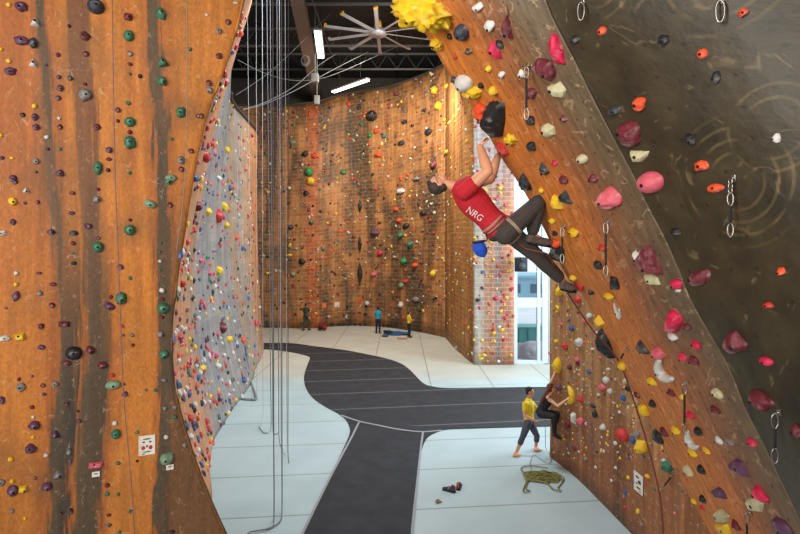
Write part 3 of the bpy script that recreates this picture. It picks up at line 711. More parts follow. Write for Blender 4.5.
def build_hold(px, py, w, h, shape, col, rot=0, lab=None, short=None, minor=False):
    q = cast(px, py)
    if q is None: print('MISS', px, py); return
    loc, nr, nm, dist = q
    view = (loc-CAM).normalized(); cosv = max(.42, abs(nr.dot(view)))
    up = Vector((0, 0, 1)); up = (up-nr*up.dot(nr)).normalized(); right = up.cross(nr)
    # how many pixels a metre of the wall's own right and up directions covers
    def span(v):
        a = loc+v*.05; b2 = loc-v*.05
        return math.hypot(a.x/a.y-b2.x/b2.y, (a.z-5)/a.y-(b2.z-5)/b2.y)*F/.1
    if nm == 'wall_right' and not short: w *= .78; h *= .82
    ww = w/max(span(right), .5*F/loc.y); hh = h/max(span(up), .5*F/loc.y)
    SEEDN[0] += 1; sd = SEEDN[0]
    bm = hold_bm(ww, hh, shape, sd, max(w, h))
    bmesh.ops.rotate(bm, matrix=Matrix.Rotation(math.radians(rot), 3, 'Z'), verts=bm.verts)
    M = Matrix((right, up, nr)).transposed()
    if short in OUTLINE:          # outline followed on the wall's own tangent plane
        bm.free(); bm = bmesh.new(); lp = []
        nv = (nr-view*.35).normalized() if abs(nr.dot(view)) < .5 else nr
        for a, b2 in OUTLINE[short]:
            d = (P(a, b2, 1)-CAM); t = (loc-CAM).dot(nr)/d.dot(nr) if abs(d.dot(nr)) > .05*d.length else (loc-CAM).length/d.length
            t = min(max(t, .93*loc.y), 1.07*loc.y); w_ = CAM+d*t-loc; lp.append(Vector((w_.dot(right), w_.dot(up), 0)))
        ce = sum(lp, Vector())/len(lp); sz = min(ww, hh); rn = random.Random(sd)
        vs = [bm.verts.new(p-Vector((0, 0, .01))) for p in lp]
        vs += [bm.verts.new(ce+(p-ce)*rn.uniform(.78, .9)+Vector((0, 0, sz*rn.uniform(.16, .26)))) for p in lp]
        vs += [bm.verts.new(ce+(p-ce)*rn.uniform(.3, .5)+Vector((0, 0, sz*rn.uniform(.38, .5)))) for p in lp[::2]]
        bmesh.ops.convex_hull(bm, input=vs); bmesh.ops.recalc_face_normals(bm, faces=bm.faces)
        bmesh.ops.bevel(bm, geom=bm.edges[:], offset=sz*.05, segments=2, affect='EDGES', profile=.6)
        bmesh.ops.subdivide_edges(bm, edges=[e for e in bm.edges if e.calc_length() > sz*.2], cuts=2, use_grid_fill=True)
        for v in bm.verts: v.co += Vector((1, .6, 1))*noise.noise(v.co*22+Vector((sd, 0, 0)))*sz*.05
    tops = [v.co.copy() for v in bm.verts if math.hypot(v.co.x, v.co.y) < .32*min(ww, hh)] or [v.co.copy() for v in bm.verts]
    tv = max(tops, key=lambda c: c.z)
    bmesh.ops.rotate(bm, matrix=M, verts=bm.verts)
    if minor:
        bmesh.ops.translate(bm, vec=loc, verts=bm.verts); MINOR.append((bm, col))
        HOLDS.append(dict(o=None, px=px, py=py, w=w, h=h, s=shape, c=col, wall=nm, lab=lab, short=short, m=max(ww, hh))); return
    o = obj('climbing_hold', bm, HM[col], sm=shape not in 't'); o.location = loc
    if max(w, h) >= 7 and shape not in 'ls':
        r = min(.014, min(ww, hh)*.13); bm = bmesh.new()
        cyl(bm, (0, 0, 0), (0, 0, .006), r, r, 10); bmesh.ops.transform(bm, matrix=Matrix.Translation(M @ (tv-Vector((0, 0, .001)))) @ M.to_4x4(), verts=bm.verts)
        obj('bolt', bm, bolt_m, o)
    HOLDS.append(dict(o=o, px=px, py=py, w=w, h=h, s=shape, c=col, wall=nm, lab=lab, short=short, m=max(ww, hh)))
def parse(txt, dsh='b'):
    for ln in txt.strip().split(';'):
        t = ln.split()
        if not t: continue
        x, y, c = float(t[0]), float(t[1]), t[2]
        w = float(t[3]) if len(t) > 3 else 5; h = float(t[4]) if len(t) > 4 else w*.9
        s = t[5] if len(t) > 5 else dsh; r = float(t[6]) if len(t) > 6 else 0
        hold(x, y, w, h, s, c, r)
def big(x, y, w, h, s, c, r, short, lab): hold(x, y, w, h, s, c, r, lab, short)
# near orange wall on the left: the big ones first
big(96,7,18,15,'d','na',0,'the big navy dome','big navy dome hold at the very top of the near orange wall')
big(74,353,18,13,'d','bk',-8,'the big black hold','big black domed hold low on the near orange wall')
big(96,465,16,7,'x','pk',0,'the tagged pink hold','long dusty pink hold low on the near orange wall, small tag under it')
big(113,385,16,9,'d','pg',5,'the flat pale green hold','wide flat pale green hold low on the near orange wall')
big(150,204,14,8,'d','pg',-25,'the slanted green hold','slanted pale green oval hold in mid height on the near orange wall')
big(20,337,11,8,'x','ye',8,'the yellow block hold','bright yellow blocky hold near the left edge of the near orange wall')
big(85,95,12,12,'b','gy',0,'the grey-blue hold','rounded grey hold under the big navy dome hold')
big(98,168,9,14,'d','gr',0,'the tall green hold','tall oval green hold left of the column of green holds')
big(162,62,13,12,'w','gr',20,'the green wedge hold','green wedge hold in the brown stripe, upper part of the near orange wall')
big(130,142,11,13,'b','gr',0,'the lowest stacked green hold','lower of two green holds stacked closely, upper part of near orange wall')
big(130,122,12,10,'d','gr',0,'the upper stacked green hold','upper of two green holds stacked closely, upper part of near orange wall')
big(129,36,11,11,'d','gr',0,'the top green hold','topmost green dome hold beside the hanging rope')
big(161,14,10,12,'b','gr',30,'the top right green hold','topmost green hold at the top of the right brown stripe')
big(130,230,12,11,'d','gr',-10,'the mid green dome','green dome hold right of the hanging rope at mid height')
big(98,247,11,11,'d','gr',0,'the left mid green dome','green dome hold left of the hanging rope at mid height')
big(121,298,12,12,'b','gr',0,'the rope-side green hold','green hold directly behind the hanging rope, below mid height')
big(163,308,12,11,'d','gr',0,'the right-edge green dome','green dome hold near the right edge, below mid height of near orange wall')
big(167,458,14,12,'b','pg',0,'the chalky pale green hold','chalky pale green hold right of the small printed sign')
big(116,434,10,10,'d','gr',0,'the low green dome','small green dome hold left of the small printed sign')
big(171,178,12,7,'d','pg',0,'the flat edge green hold','flat pale green hold near the right edge, above mid height of near orange wall')
big(58,474,14,10,'w','gy',15,'the grey wedge hold','dusty grey wedge hold low on the near orange wall')
big(181,112,10,11,'b','gr',0,'the green hold by the thin rope','green hold beside the thin grey rope on the near orange wall')
parse('''9 5 ye 6;22 7 pu 12 10;35 22 wh 11 11 w;21 41 pu 15 9;33 43 na 9 11;33 63 wh 10 11 w;9 61 ye 6;11 71 pu 12 8;1 49 ye 5;46 65 pu 3;69 26 bk 4;85 36 ma 10;58 55 ma 5;86 54 ma 7 6;59 77 pu 5;70 78 na 6;60 88 pu 7;85 84 ma 4;
58 98 pu 6;35 106 ye 6;23 115 bk 6 5;35 117 pu 8;36 127 pu 8 6;59 118 wh 4;60 127 ma 6;47 137 wh 5;48 149 ma 4;60 149 gr 4;36 161 gy 7;36 172 ma 4;60 173 pu 8;2 158 pu 5;12 158 ye 5 3;1 135 ye 5;13 178 pu 8;128 17 ma 9;130 54 gy 6 5;130 64 ma 5 4;
130 74 gr 4;140 76 bk 5;162 81 gr 10;190 49 gr 4;128 103 gr 5;118 110 ma 6;118 121 ma 4;130 132 ma 5;97 127 ma 7;171 139 gr 4;109 150 pu 7;109 159 ma 6 4;108 170 ma 5;130 173 gr 4;181 160 gy 8;191 151 ma 6;181 169 ma 6;198 116 ma 5;
228 22 ma 6;219 31 gy 7;219 56 ma 7;209 83 ma 7 6;209 90 gy 7;190 50 bk 3;201 116 ma 6;236 3 wh 6 3;207 15 wh 4;15 182 pu 6;26 190 wh 8 7 w;12 201 ye 9;25 203 pu 4;38 202 ma 5;13 222 pu 7;3 233 wh 8 6;51 232 pu 9 6;72 193 ma 6 4;97 199 gy 8;98 189 ma 4;72 213 pu 7 4;74 233 na 9 5;88 226 pu 8 6;98 238 ma 4;
73 243 ma 5 4;73 253 gr 3;74 263 bk 6 4;130 220 ma 4;170 205 ma 6;168 181 gr 8;16 273 wh 5;16 284 ye 5;39 273 pu 6 3;40 293 gy 6;16 296 pu 14 7 l 75;6 308 pu 3;53 284 ma 7 4;52 305 ma 6;41 326 ma 7 6;42 347 pu 8 5;5 338 wh 11 6;64 324 ma 12 6 x;90 350 ma 9;
120 267 pu 6;130 278 gr 4;111 297 ma 4;110 306 pu 12 7 b -25;122 326 re 4;123 335 ma 3;132 335 gr 4;133 345 ma 4;161 243 gr 3;160 252 gr 3;160 261 wh 4;160 270 gr 3;162 290 wh 6;162 299 ma 4;162 317 ma 4;161 334 gy 7;164 354 gr 9;66 363 ma 10 5;102 365 ma 10 7;
112 375 re 5 4;19 379 ma 4;21 387 gy 9;32 376 bk 3;43 385 ma 5;44 394 pu 4;55 384 gy 8 5;124 384 pu 3;125 394 pu 6;2 400 pu 6 8;32 407 ma 5 4;33 417 wh 4;34 425 pu 12 9;33 437 ye 4;31 448 pu 11 10;55 434 pu 12 9 w;67 404 ma 5;79 421 pu 6 4;78 411 bk 3;46 455 wh 5;69 452 gy 6;70 461 pu 4;
115 423 wh 6 5;118 463 gr 4;137 432 gr 4;137 461 bk 3;165 408 gy 5;175 407 gy 5;175 417 gr 5;166 437 wh 5;164 380 gy 6 4;155 390 gr 4;146 390 gr 3;11 459 ye 6;2 482 gy 7;12 481 ye 5;12 490 pu 11 10;23 489 ye 10 8 x;35 478 ma 4;47 486 pu 11 8;61 513 ma 4;71 511 bk 5 6;107 485 ma 5;107 494 gr 5;118 494 gr 4;
109 515 ma 5 3;109 525 bk 6 4;130 511 gr 4;119 532 gr 4;25 518 ye 4;12 511 gy 5;172 532 bk 6 4;185 445 gy 5''')
# orange overhang and dark wall
big(423,10,40,34,'k','ye',-38,'the huge yellow volume','huge knobbly yellow hold at the top edge of the orange overhang')
big(438,43,8,12,'k','ye',-20,'the small yellow crag','small knobbly yellow hold just below the huge yellow one')
big(556,49,17,33,'s','mg',6,'the ridged magenta hold','tall ridged magenta hold high beside the dark wall')
big(545,69,27,22,'t','ma',-25,'the high maroon pyramid','large maroon pyramid hold directly under the ridged magenta hold')
big(508,27,15,25,'t','ma',4,'the maroon spike','dark maroon spike-shaped hold high on the orange overhang')
big(463,32,12,17,'d','na',15,'the navy oval','navy oval hold high on the orange overhang')
big(495,52,13,20,'w','mg',30,'the magenta wedge','magenta wedge hold with a small black hold against its side')
big(465,82,14,17,'d','wh',-10,'the white-topped jug','white rounded hold at the lip of the overhang, above the yellow one')
big(472,91,16,14,'j','ye',-20,'the yellow lip jug','yellow jug at the lip of the overhang, above the climber')
big(482,110,13,17,'b','or',0,'the orange-red lip hold','orange-red hold at the lip just left of the big black hold')
big(495,119,21,36,'w','bk',-170,'the big black lip hold','big black hold at the lip that the climber reaches for')
big(557,91,17,15,'x','cr',10,'the cream block','cream block hold below the high maroon pyramid')
big(548,130,16,16,'x','cr',40,'the mid cream hold','faceted cream hold in mid overhang, above the climber')
big(504,148,14,13,'w','re',-140,'the red grip','dusty red hold gripped by the climber')
big(567,198,14,15,'w','bk',-30,'the black wedge','black wedge hold beside the long yellow one, above the climber')
big(558,203,10,17,'l','ye',25,'the long yellow hold','long yellow hold right above the raised foot of the climber')
big(562,251,13,22,'w','bk',-150,'the black foothold','big black hold under the climber shoes')
big(556,243,9,10,'o','or',0,'the orange foothold','orange-red hold beside the climber raised shoe')
big(612,197,17,20,'b','pk',-10,'the pink peak','pink hold with two horns near the edge of the dark wall')
big(652,182,24,22,'o','pk',0,'the pink ball','big round pink hold on the dark wall')
big(630,133,21,28,'j','ma',10,'the hollow maroon hold','big hollowed maroon hold above the cream one on the dark wall')
big(640,156,20,13,'x','cr',0,'the cream wedge','cream hold under the hollowed maroon hold')
big(652,258,26,29,'t','ma',-15,'the mid maroon pyramid','big maroon pyramid hold with a white hold at its left')
big(652,278,18,10,'x','cr',-15,'the cream foot','cream hold tucked under the mid maroon pyramid')
big(700,275,25,21,'j','ma',25,'the maroon ear','maroon hollow hold on the dark wall below the chain quickdraw')
big(676,321,16,25,'l','mg',10,'the magenta drop','bright magenta drop-shaped hold at the foot of the dark wall')
big(736,343,25,24,'j','ma',-15,'the maroon shell','maroon hollow shell hold on the dark wall, lower part')
big(761,399,24,18,'b','ma',0,'the lower maroon boulder','maroon rounded hold above the lowest quickdraw on the dark wall')
big(608,343,16,29,'w','bk',-145,'the black leaf volume','big black faceted hold at the lip where the overhang meets the lower wall')
big(665,371,17,23,'c','wh',205,'the white hook','white hook-shaped hold below the small pink one')
big(693,441,14,18,'c','wh',215,'the white long crescent','white crescent hold under a quickdraw, two yellow holds below')
big(741,464,22,20,'w','pu',-70,'the purple nose','purple pointed hold low on the overhang')
big(720,492,17,14,'w','pu',-60,'the lower purple nose','smaller purple pointed hold low on the overhang, left of the other')
big(762,493,17,13,'b','mg',-10,'the low magenta hold','dusty magenta hold at the lower right, over a cream one')
big(756,504,16,15,'x','cr',-20,'the low cream hold','cream hold at the lower right, under the dusty magenta one')
big(785,526,21,17,'b','pu',0,'the corner purple hold','big dusty purple hold at the bottom right corner')
big(721,512,15,16,'x','cr',-20,'the chalky cream block','chalky cream hold low on the overhang, yellow hold under it')
big(725,526,14,14,'b','ye',-10,'the bottom yellow hold','yellow hold at the bottom edge under the chalky cream one')
big(545,168,10,14,'w','bk',0,'the black shard','black pointed hold in mid overhang, just above the knee of the climber')
big(527,182,12,18,'w','bk',0,'the lip shard','narrow black hold at the lip, below the grip of the climber')
big(660,436,9,16,'w','bk',0,'the low black leaf','black leaf-shaped hold where overhang meets the lower wall, beside a yellow lump')
big(645,347,11,16,'w','bk',0,'the right black leaf','black leaf-shaped hold right of the big black faceted one')
big(616,283,9,14,'w','bk',0,'the upper black leaf','black oval hold under the middle quickdraw of the overhang')
parse('''478.6 6.5 wh 11 8;490 25 wh 10 10;450 36 bk 4 6;468 51 bk 8 7 w;455.6 57 re 4;500.5 44 bk 6 11 l 20;489 68 ye 6 7;502 74 wh 7;455 79 na 5 8;481.5 85 bk 4 7 l 20;494 90 ye 6 11 l 30;522 73 wh 6 8;532 92 ma 9 10;
576 39 bk 9 8;602.6 31 or 9 9 o;511.5 139 ye 9 10 k;532 120 bk 7 11 l 15;532.7 145.6 bk 7 11 l 20;563.6 118 ma 8 8 w;555 162.7 mg 6 5;564.6 179 ma 7 8;583 158.7 cr 10 10 o;541.5 190 ye 5 6;
640 103.5 or 13 13 b;615 110 na 11 9;690.5 139 bk 9 12 x -15;594 178 ma 8 8;702 165 or 13 11 b;743 12.5 or 11 9;703 54 or 11 11 o;664 40 bk 11 11;717 77 bk 9 12;777 138 wh 8 10;552.7 220.6 ye 6 7 o;555 233 bk 6 5;574 232 ye 10 8;602 200 wh 5 9;
603 247 re 8 6;599.5 264 bk 6 10 l 20;614 278 bk 7 5;638 255 wh 6 10;573.7 277 ye 6 7 o;716 188 or 17 9 d;676 231.5 bk 9 7 x;592 291.5 bk 4 6;609.7 295.7 ye 10 8 d;619 312.7 wh 12 10 c 230;601 320.6 ye 9 12 x 25;
623 364.6 ye 8 9;677.5 283 mg 11 10;679 290 wh 5 5;688 326 ma 7 7;673.7 336 wh 8 8;697 344 mg 9 9;683.5 356 mg 8 8;695 360 ma 9 9;660 352 pk 11 12;782 271 or 8 8;769 305 re 9 7;767 361 mg 14 9 d;629.5 388 bk 7 9 l 30;626 381 cr 4 7;638 394.6 ma 5 6;
646 409 ye 10 14 l 40;653 381 ye 8 8;654 403 bk 6 9 l 30;672 392 ma 7 7;683.5 396.5 ye 5 6;691.5 414.7 mg 8 7;677.5 430 ye 8 8;665 431 ma 8 8;700 431 bk 7 10 l 30;694 452 ye 10 9 o;707 450 ye 9 6;716 409 ma 11 7;719 393 cr 10 10 j;
753 442 mg 8 8;719.6 439.6 wh 8 7;730 441 gy 9 5;798 430 ma 10 13;704.5 499 bk 6 9 l 40;695 500.7 ye 6 6;703 507.5 re 6 6;703 469 bk 7 10 l 30;690 470 cr 11 11 j;737 524 ma 10 9;668 466 gr 13 13 b;665 461 wh 7 6''')
# lower right wall
big(559,365,6,17,'l','ye',0,'the yellow hand hold','long yellow hold held by the raised hand of the dark-haired climber')
big(572,396,7,18,'c','ye',0,'the yellow crescent','yellow crescent hold held by the lower hand of the dark-haired climber')
big(643,446,11,13,'b','ye',0,'the yellow lump','yellow lumpy hold behind the brown rope on the lower right wall')
big(624,435,12,13,'d','re',0,'the big red hold','big dusty red hold in mid of the lower right wall')
parse('''546.5 283 ma 6;560 291 ye 7 11;579 285 re 7 9;579 299 re 7 9;574 290 bk 5 9;558 309 ye 5 9 c;549.5 328.6 ye 5;572 327.7 bl 7 7;589.6 315.5 wh 7 7;569 319.6 bl 4;561.5 324 pk 5 4;585 321 pk 6;566 346 re 6 9;577.5 359 pk 6;570 367 ma 5 7;580 342 wh 8 10;557 341 ye 4 5;
597.7 333 wh 5;550.5 353 pk 4;567 353 ye 3;588.7 371.6 bl 6;607 379.7 wh 8 8;603 387 pk 8 8;611 391 wh 4 7;624 398 bl 6 7;559.7 387 pu 6 8;581.5 399 re 6 9;589 403 gy 5;594 406 bk 6 5;596 414 bk 5 10 l;574.6 418 wh 5 14 x;581.5 421 pk 8 9;569 423.7 ma 5 9;603.7 427 wh 7 8;608 435 ye 3 4;
633.6 440 bl 7 8;638 434 gy 7 7;574.6 448 ma 6;564 439 ye 3;597 452 bk 3;604 451 wh 4;616 443 wh 4 5;578 364 ma 5;599 394.6 cr 4;596 467 wh 4;616 467.6 wh 4;611.7 480.5 wh 4;628.8 477.5 ye 5;648 476 ye 6;626 491.6 bl 5;634 481 bl 5;638.5 511 ye 5 6;625.4 507 re 4;642.5 524.5 gy 5;
675 513 pk 4;676.5 506 gy 4;682.5 490.7 gr 4;654.5 489 gr 4;586 458.5 gy 5;587 386 gy 4;600 357 pk 3;593 349 wh 4;609 369 wh 4;620 412 wh 4;612 418 cr 3;634 423 wh 3;573 378 bl 4;566 404 cr 3''')
# farther walls: the ones large enough to tell apart
big(372,116,11,11,'d','bk',0,'the large black far ball','large black ball hold high on the far brick wall')
big(309,172,9,9,'d','bg',0,'the bright green far hold','bright green block hold on the far wall, left part')
big(310,181,8,8,'b','ye',0,'the yellow far hold','yellow hold directly under the bright green one on the far wall')
big(378,154,9,8,'w','or',0,'the far orange wedge','orange wedge hold high on the far brick wall')
big(375,232,9,7,'b','pu',0,'the far purple hold','purple hold in mid height of the far brick wall')
big(360,274,5,24,'l','bk',0,'the far black feather','tall narrow black hold, lowest of three stacked on the far brick wall')
big(360,244,4,16,'l','bk',0,'the far middle feather','tall narrow black hold, middle of three stacked on the far brick wall')
big(360,206,4,13,'l','bk',0,'the far top feather','tall narrow black hold, topmost of three stacked on the far brick wall')
big(217,216,5,15,'l','re',5,'the long red hold','long red hold in the upper part of the grey wall')
big(221,328,5,12,'l','ma',0,'the long maroon hold','long maroon hold in the lower part of the grey wall')
big(204,156,7,10,'b','re',0,'the big red grey-wall hold','biggest red hold, high on the grey wall')
parse('''359 107 bk 4 6;362 124 gr 5;377 131 or 6;396 94 ma 5;404 122 bk 6 5;435 90 ye 5 8;439 106 ye 5 8;429 132 bk 7;349 104 or 5;305 154 bk 7 6;315 156 or 8 5;343 172 bg 6 5;370 135 bg 5;385 136 gr 5;402 143 bk 6;434 164 ma 5 8;396 209 or 5;399 220 or 5;401 235 gr 5 7;411 244 gr 5 7;
404 261 bg 6;406 226 bk 7 5;380 253 mg 6;416 179 gy 8 4;423 213 bk 7 5;401 191 wh 8 5;312 222 gr 5;323 248 gy 5;302 261 bk 7;306 193 bk 6 5;415 265 or 6 5;402 285 pg 6;406 281 re 5;374 274 pk 6 5;434 273 ye 4 7;416 299 gy 7 5;367 303 wh 5;401 305 wh 5;293 142 pg 7 3;289 188 wh 4;268 192 ye 4;
290 245 ye 6 3 l 60;289 255 ye 6 3;293 274 pg 5;291 227 bk 5;447 86 ye 5;445 120 ye 4;447 152 ye 5;
194.5 178 bl 6 7;196.5 206 ma 5 10 l;207 212 ye 4 9 l;223 206 ye 4 9;225 225 ye 5 7;229 188 bl 4 6;245 169 pk 4;226 149 ye 4 7;180 255 bl 4 8;212.5 249 gy 6 8 w;200 260 pk 6;218 178 wh 6 6;236 237 or 6 5;242 248 bl 5;181 283 re 4 8;179 337 mg 6 7;215.5 356 mg 6 5;217 366 wh 5 7;202 368 ye 7 6;
228 339 ye 5 7;242 340 or 5 6;237 346 bl 4;209 273 pk 5 6;217.5 270 ye 5 9;248 298 bl 4;255 323 mg 3 6;243 380 bl 5 6;189 418 re 5 7;189.5 437 wh 6 7;184 400 bl 4;191 345 bk 4;186 310 ma 5;
474 340 ye 3;483 272 bl 4;478 300 bk 5 4;506 205 pk 4;495 222 ye 4;502 301 mg 4;496 298 mg 5;505 318 mg 4;494 333 ye 4;500 188 ye 5;493 170 ye 4;511 355 ye 3;484 355 ye 5 3''')
order = sorted(range(len(SPEC)), key=lambda i: (SPEC[i][7] is None, -SPEC[i][2]*SPEC[i][3]))
rank_ = {i: r for r, i in enumerate(order)}
for i, sp_ in enumerate(SPEC): build_hold(*sp_, minor=rank_[i] >= 300)

# stuff: the hundreds of tiny holds on the far walls, three meshes
STUFF = bmesh.new(); KEYS = list(COL)
def scatter(name, region, count, sizes, cols, label, walls):
    bm = STUFF; keys = KEYS; rnd = random.Random(name); made = 0; tries = 0
    while made < count and tries < count*6:
        tries += 1; x, y = region(rnd)
        q = cast(x, y)
        if q is None or q[2] not in walls: continue
        loc, nr, nm, dist = q
        if any(abs(h['px']-x) < h['w']*.6 and abs(h['py']-y) < h['h']*.6 for h in HOLDS): continue
        up = Vector((0, 0, 1)); up = (up-nr*up.dot(nr)).normalized(); right = up.cross(nr); M = Matrix((right, up, nr)).transposed()
        s = rnd.uniform(*sizes); a = rnd.uniform(.6, 1.5); k = rnd.choice(cols)
        n0 = len(bm.faces)
        r = bmesh.ops.create_icosphere(bm, subdivisions=1, radius=1)
        ro = Matrix.Rotation(rnd.uniform(-1, 1), 3, 'Z')
        for v in r['verts']:
            c = v.co*(1+.5*noise.noise(v.co*1.5+loc)); v.co = loc+M @ (ro @ Vector((c.x*s*.5*a, c.y*s*.5/a**.5, max(-.02, c.z*s*.4))))
        bm.faces.ensure_lookup_table()
        for f in bm.faces[n0:]: f.material_index = keys.index(k)
        made += 1
warm = ['ye', 'or', 'cr', 'ma', 'bk', 'gy', 'wh', 'cr', 'bk', 'gr', 're', 'ma', 'gy', 'bk', 'or']
scatter('far_wall_holds', lambda r: (r.uniform(256, 447), r.uniform(72, 318)), 620, (.09, .24), warm, 'hundreds of tiny mixed holds dotted over the far brick wall', ('wall_far',))
scatter('grey_wall_holds', lambda r: (r.uniform(172, 262), r.uniform(0, 480)), 640, (.07, .20), ['re', 'mg', 'bl', 'ye', 'wh', 'pk', 'ma', 'bk', 'pu', 'na', 'or', 're', 'wh', 'gr'], 'hundreds of small bright holds crowding the grey wall', ('wall_grey',))
scatter('corner_wall_holds', lambda r: (r.uniform(444, 514), r.uniform(60, 362)), 230, (.08, .19), ['ye', 'ye', 'ye', 'pk', 'mg', 'wh', 'or', 're', 'cr', 'ma'], 'many small yellow and pink holds on the corner walls beside the window', ('wall_corner', 'wall_window_side'))
scatter('lower_wall_holds', lambda r: (r.uniform(548, 665), r.uniform(280, 460)), 230, (.03, .07), ['wh', 'cr', 'cr', 'pk', 'gy', 'ye', 'ma', 'bl'], 'scatter of tiny chalky footholds on the lower right wall', ('wall_right',))

for b2, k in MINOR:
    me = bpy.data.meshes.new('m'); 
    for f in b2.faces: f.material_index = KEYS.index(k)
    b2.to_mesh(me); b2.free(); STUFF.from_mesh(me); bpy.data.meshes.remove(me)
tag(obj('small_climbing_holds', STUFF, [HM[k] for k in KEYS]), 'hundreds of tiny mixed-colour climbing holds dotted over all the climbing walls', 'climbing holds', None, 'stuff')
# labels: every hold is told apart by its look and by the marked hold it sits next to
def colour(h): return COL[h['c']][1]
marks = [h for h in HOLDS if h['short']]
for h in HOLDS:
    if h['o'] is None: continue
    g = {'wall_left': 'holds on the near orange wall', 'wall_grey': 'larger holds on the grey wall', 'wall_far': 'larger holds on the far brick wall', 'wall_right': 'holds on the lower right wall',
         'wall_overhang': 'holds on the orange overhang', 'wall_dark': 'holds on the dark wall'}.get(h['wall'], 'larger holds beside the window')
    h['o']['group'] = g; h['o']['category'] = 'climbing hold'
used = set()
FB = {'wall_corner': 'the corner brick wall', 'wall_window_side': 'the wall by the window', 'wall_right': 'the lower right wall', 'wall_grey': 'the grey wall', 'wall_far': 'the far brick wall', 'wall_left': 'the near orange wall', 'wall_overhang': 'the orange overhang', 'wall_dark': 'the dark wall'}
def direction(dx, dy):
    a = 'above' if dy < 0 else 'below'; s = 'left of' if dx < 0 else 'right of'
    if abs(dx) < .4*abs(dy): return 'straight '+a
    if abs(dy) < .4*abs(dx): return 'straight '+s
    return a+' and '+s
def size(h):
    return 'tiny' if h['m'] < .065 else 'small' if h['m'] < .12 else 'medium' if h['m'] < .2 else 'large'
for h in HOLDS:
    if h['lab']: h['final'] = h['lab']; used.add(h['lab'])
ORD = ['nearest', 'second nearest', 'third nearest', 'fourth nearest', 'fifth nearest', 'sixth nearest', 'seventh nearest', 'eighth nearest', 'ninth nearest']
rest = sorted([h for h in HOLDS if not h['lab'] and h['o']], key=lambda h: -h['w']*h['h'])
for h in rest:
    cand = sorted(marks, key=lambda k: math.hypot(k['px']-h['px'], k['py']-h['py'])+(0 if k['wall'] == h['wall'] else 200))[:6]
    done = None
    for rank in range(len(ORD)):
        for k in cand:
            d = direction(h['px']-k['px'], h['py']-k['py'])
            # all holds of the same colour lying in the same direction from this mark, by distance
            mates = sorted([q for q in HOLDS if colour(q) == colour(h) and q['wall'] == h['wall'] and q is not k and direction(q['px']-k['px'], q['py']-k['py']) == d],
                           key=lambda q: math.hypot(q['px']-k['px'], q['py']-k['py']))
            if mates.index(h) == rank:
                if len(mates) == 1 or rank == 0: t = f"{size(h)} {colour(h)} {SH[h['s']]}hold nearest {d} {k['short']}"
                else: t = f"{size(h)} {colour(h)} {SH[h['s']]}hold {ORD[rank]} {d} {k['short']}"
                t = ' '.join(t.split())
                if k['wall'] not in (h['wall'],): t += ', on '+FB[h['wall']]
                if t not in used and len(t.split()) <= 16: done = t; break
        if done: break
    if not done: done = f"{size(h)} {colour(h)} {SH[h['s']]}hold on {FB[h['wall']]}"; print('FALLBACK', h['px'], h['py'])
    used.add(done); h['final'] = done
for h in HOLDS:
    if h['o']: h['o']['label'] = h['final']
print('HOLDS', len(HOLDS))
# ------------------------------------------------------------------ people
def evaluated(bm, voxel, it=2, name='tmp'):
    me = bpy.data.meshes.new(name); bm.to_mesh(me); bm.free()
    o = bpy.data.objects.new(name, me); C.objects.link(o)
    md = o.modifiers.new('r', 'REMESH'); md.mode = 'VOXEL'; md.voxel_size = voxel
    dg = bpy.context.evaluated_depsgraph_get(); dg.update()
    m2 = bpy.data.meshes.new_from_object(o.evaluated_get(dg))
    bpy.data.objects.remove(o); bpy.data.meshes.remove(me)
    b2 = bmesh.new(); b2.from_mesh(m2); bpy.data.meshes.remove(m2)
    for _ in range(it): bmesh.ops.smooth_vert(b2, verts=b2.verts, factor=.5, use_axis_x=True, use_axis_y=True, use_axis_z=True)
    return b2
def frame(lat, fwd):
    lat = lat.normalized(); up = lat.cross(fwd).normalized(); fwd = up.cross(lat).normalized()
    return lat, fwd, up
def mat3(a, b, c): return Matrix((a, b, c)).transposed()
def hand(bm, wrist, d, pn, s, curl=.6, side=1):
    d = d.normalized(); pn = (pn-d*pn.dot(d)).normalized(); lt = d.cross(pn)*side
    pc = wrist+d*.05*s
    ball(bm, pc, (.042*s, .05*s, .017*s), mat3(lt, d, pn), 10)
    for i, (o, L) in enumerate(((-.030, .075), (-.010, .085), (.010, .08), (.029, .062))):
        p = wrist+d*.085*s+lt*o*s; dr = (d+lt*o*3).normalized(); a = 0
        for k, seg in enumerate((.45, .32, .25)):
            a += curl*(.5+.35*k); dd = dr*math.cos(a)+pn*math.sin(a); q = p+dd*L*seg*s
            capsule(bm, p, (.0095-.001*k)*s, q, (.009-.001*k)*s, 8); p = q
    p = wrist+d*.025*s-lt*.03*s
    q = p+(d*.6-lt*.7+pn*.4).normalized()*.04*s; capsule(bm, p, .013*s, q, .011*s, 8)
    r = q+(d*.85-lt*.1+pn*.5).normalized()*.035*s; capsule(bm, q, .011*s, r, .009*s, 8)
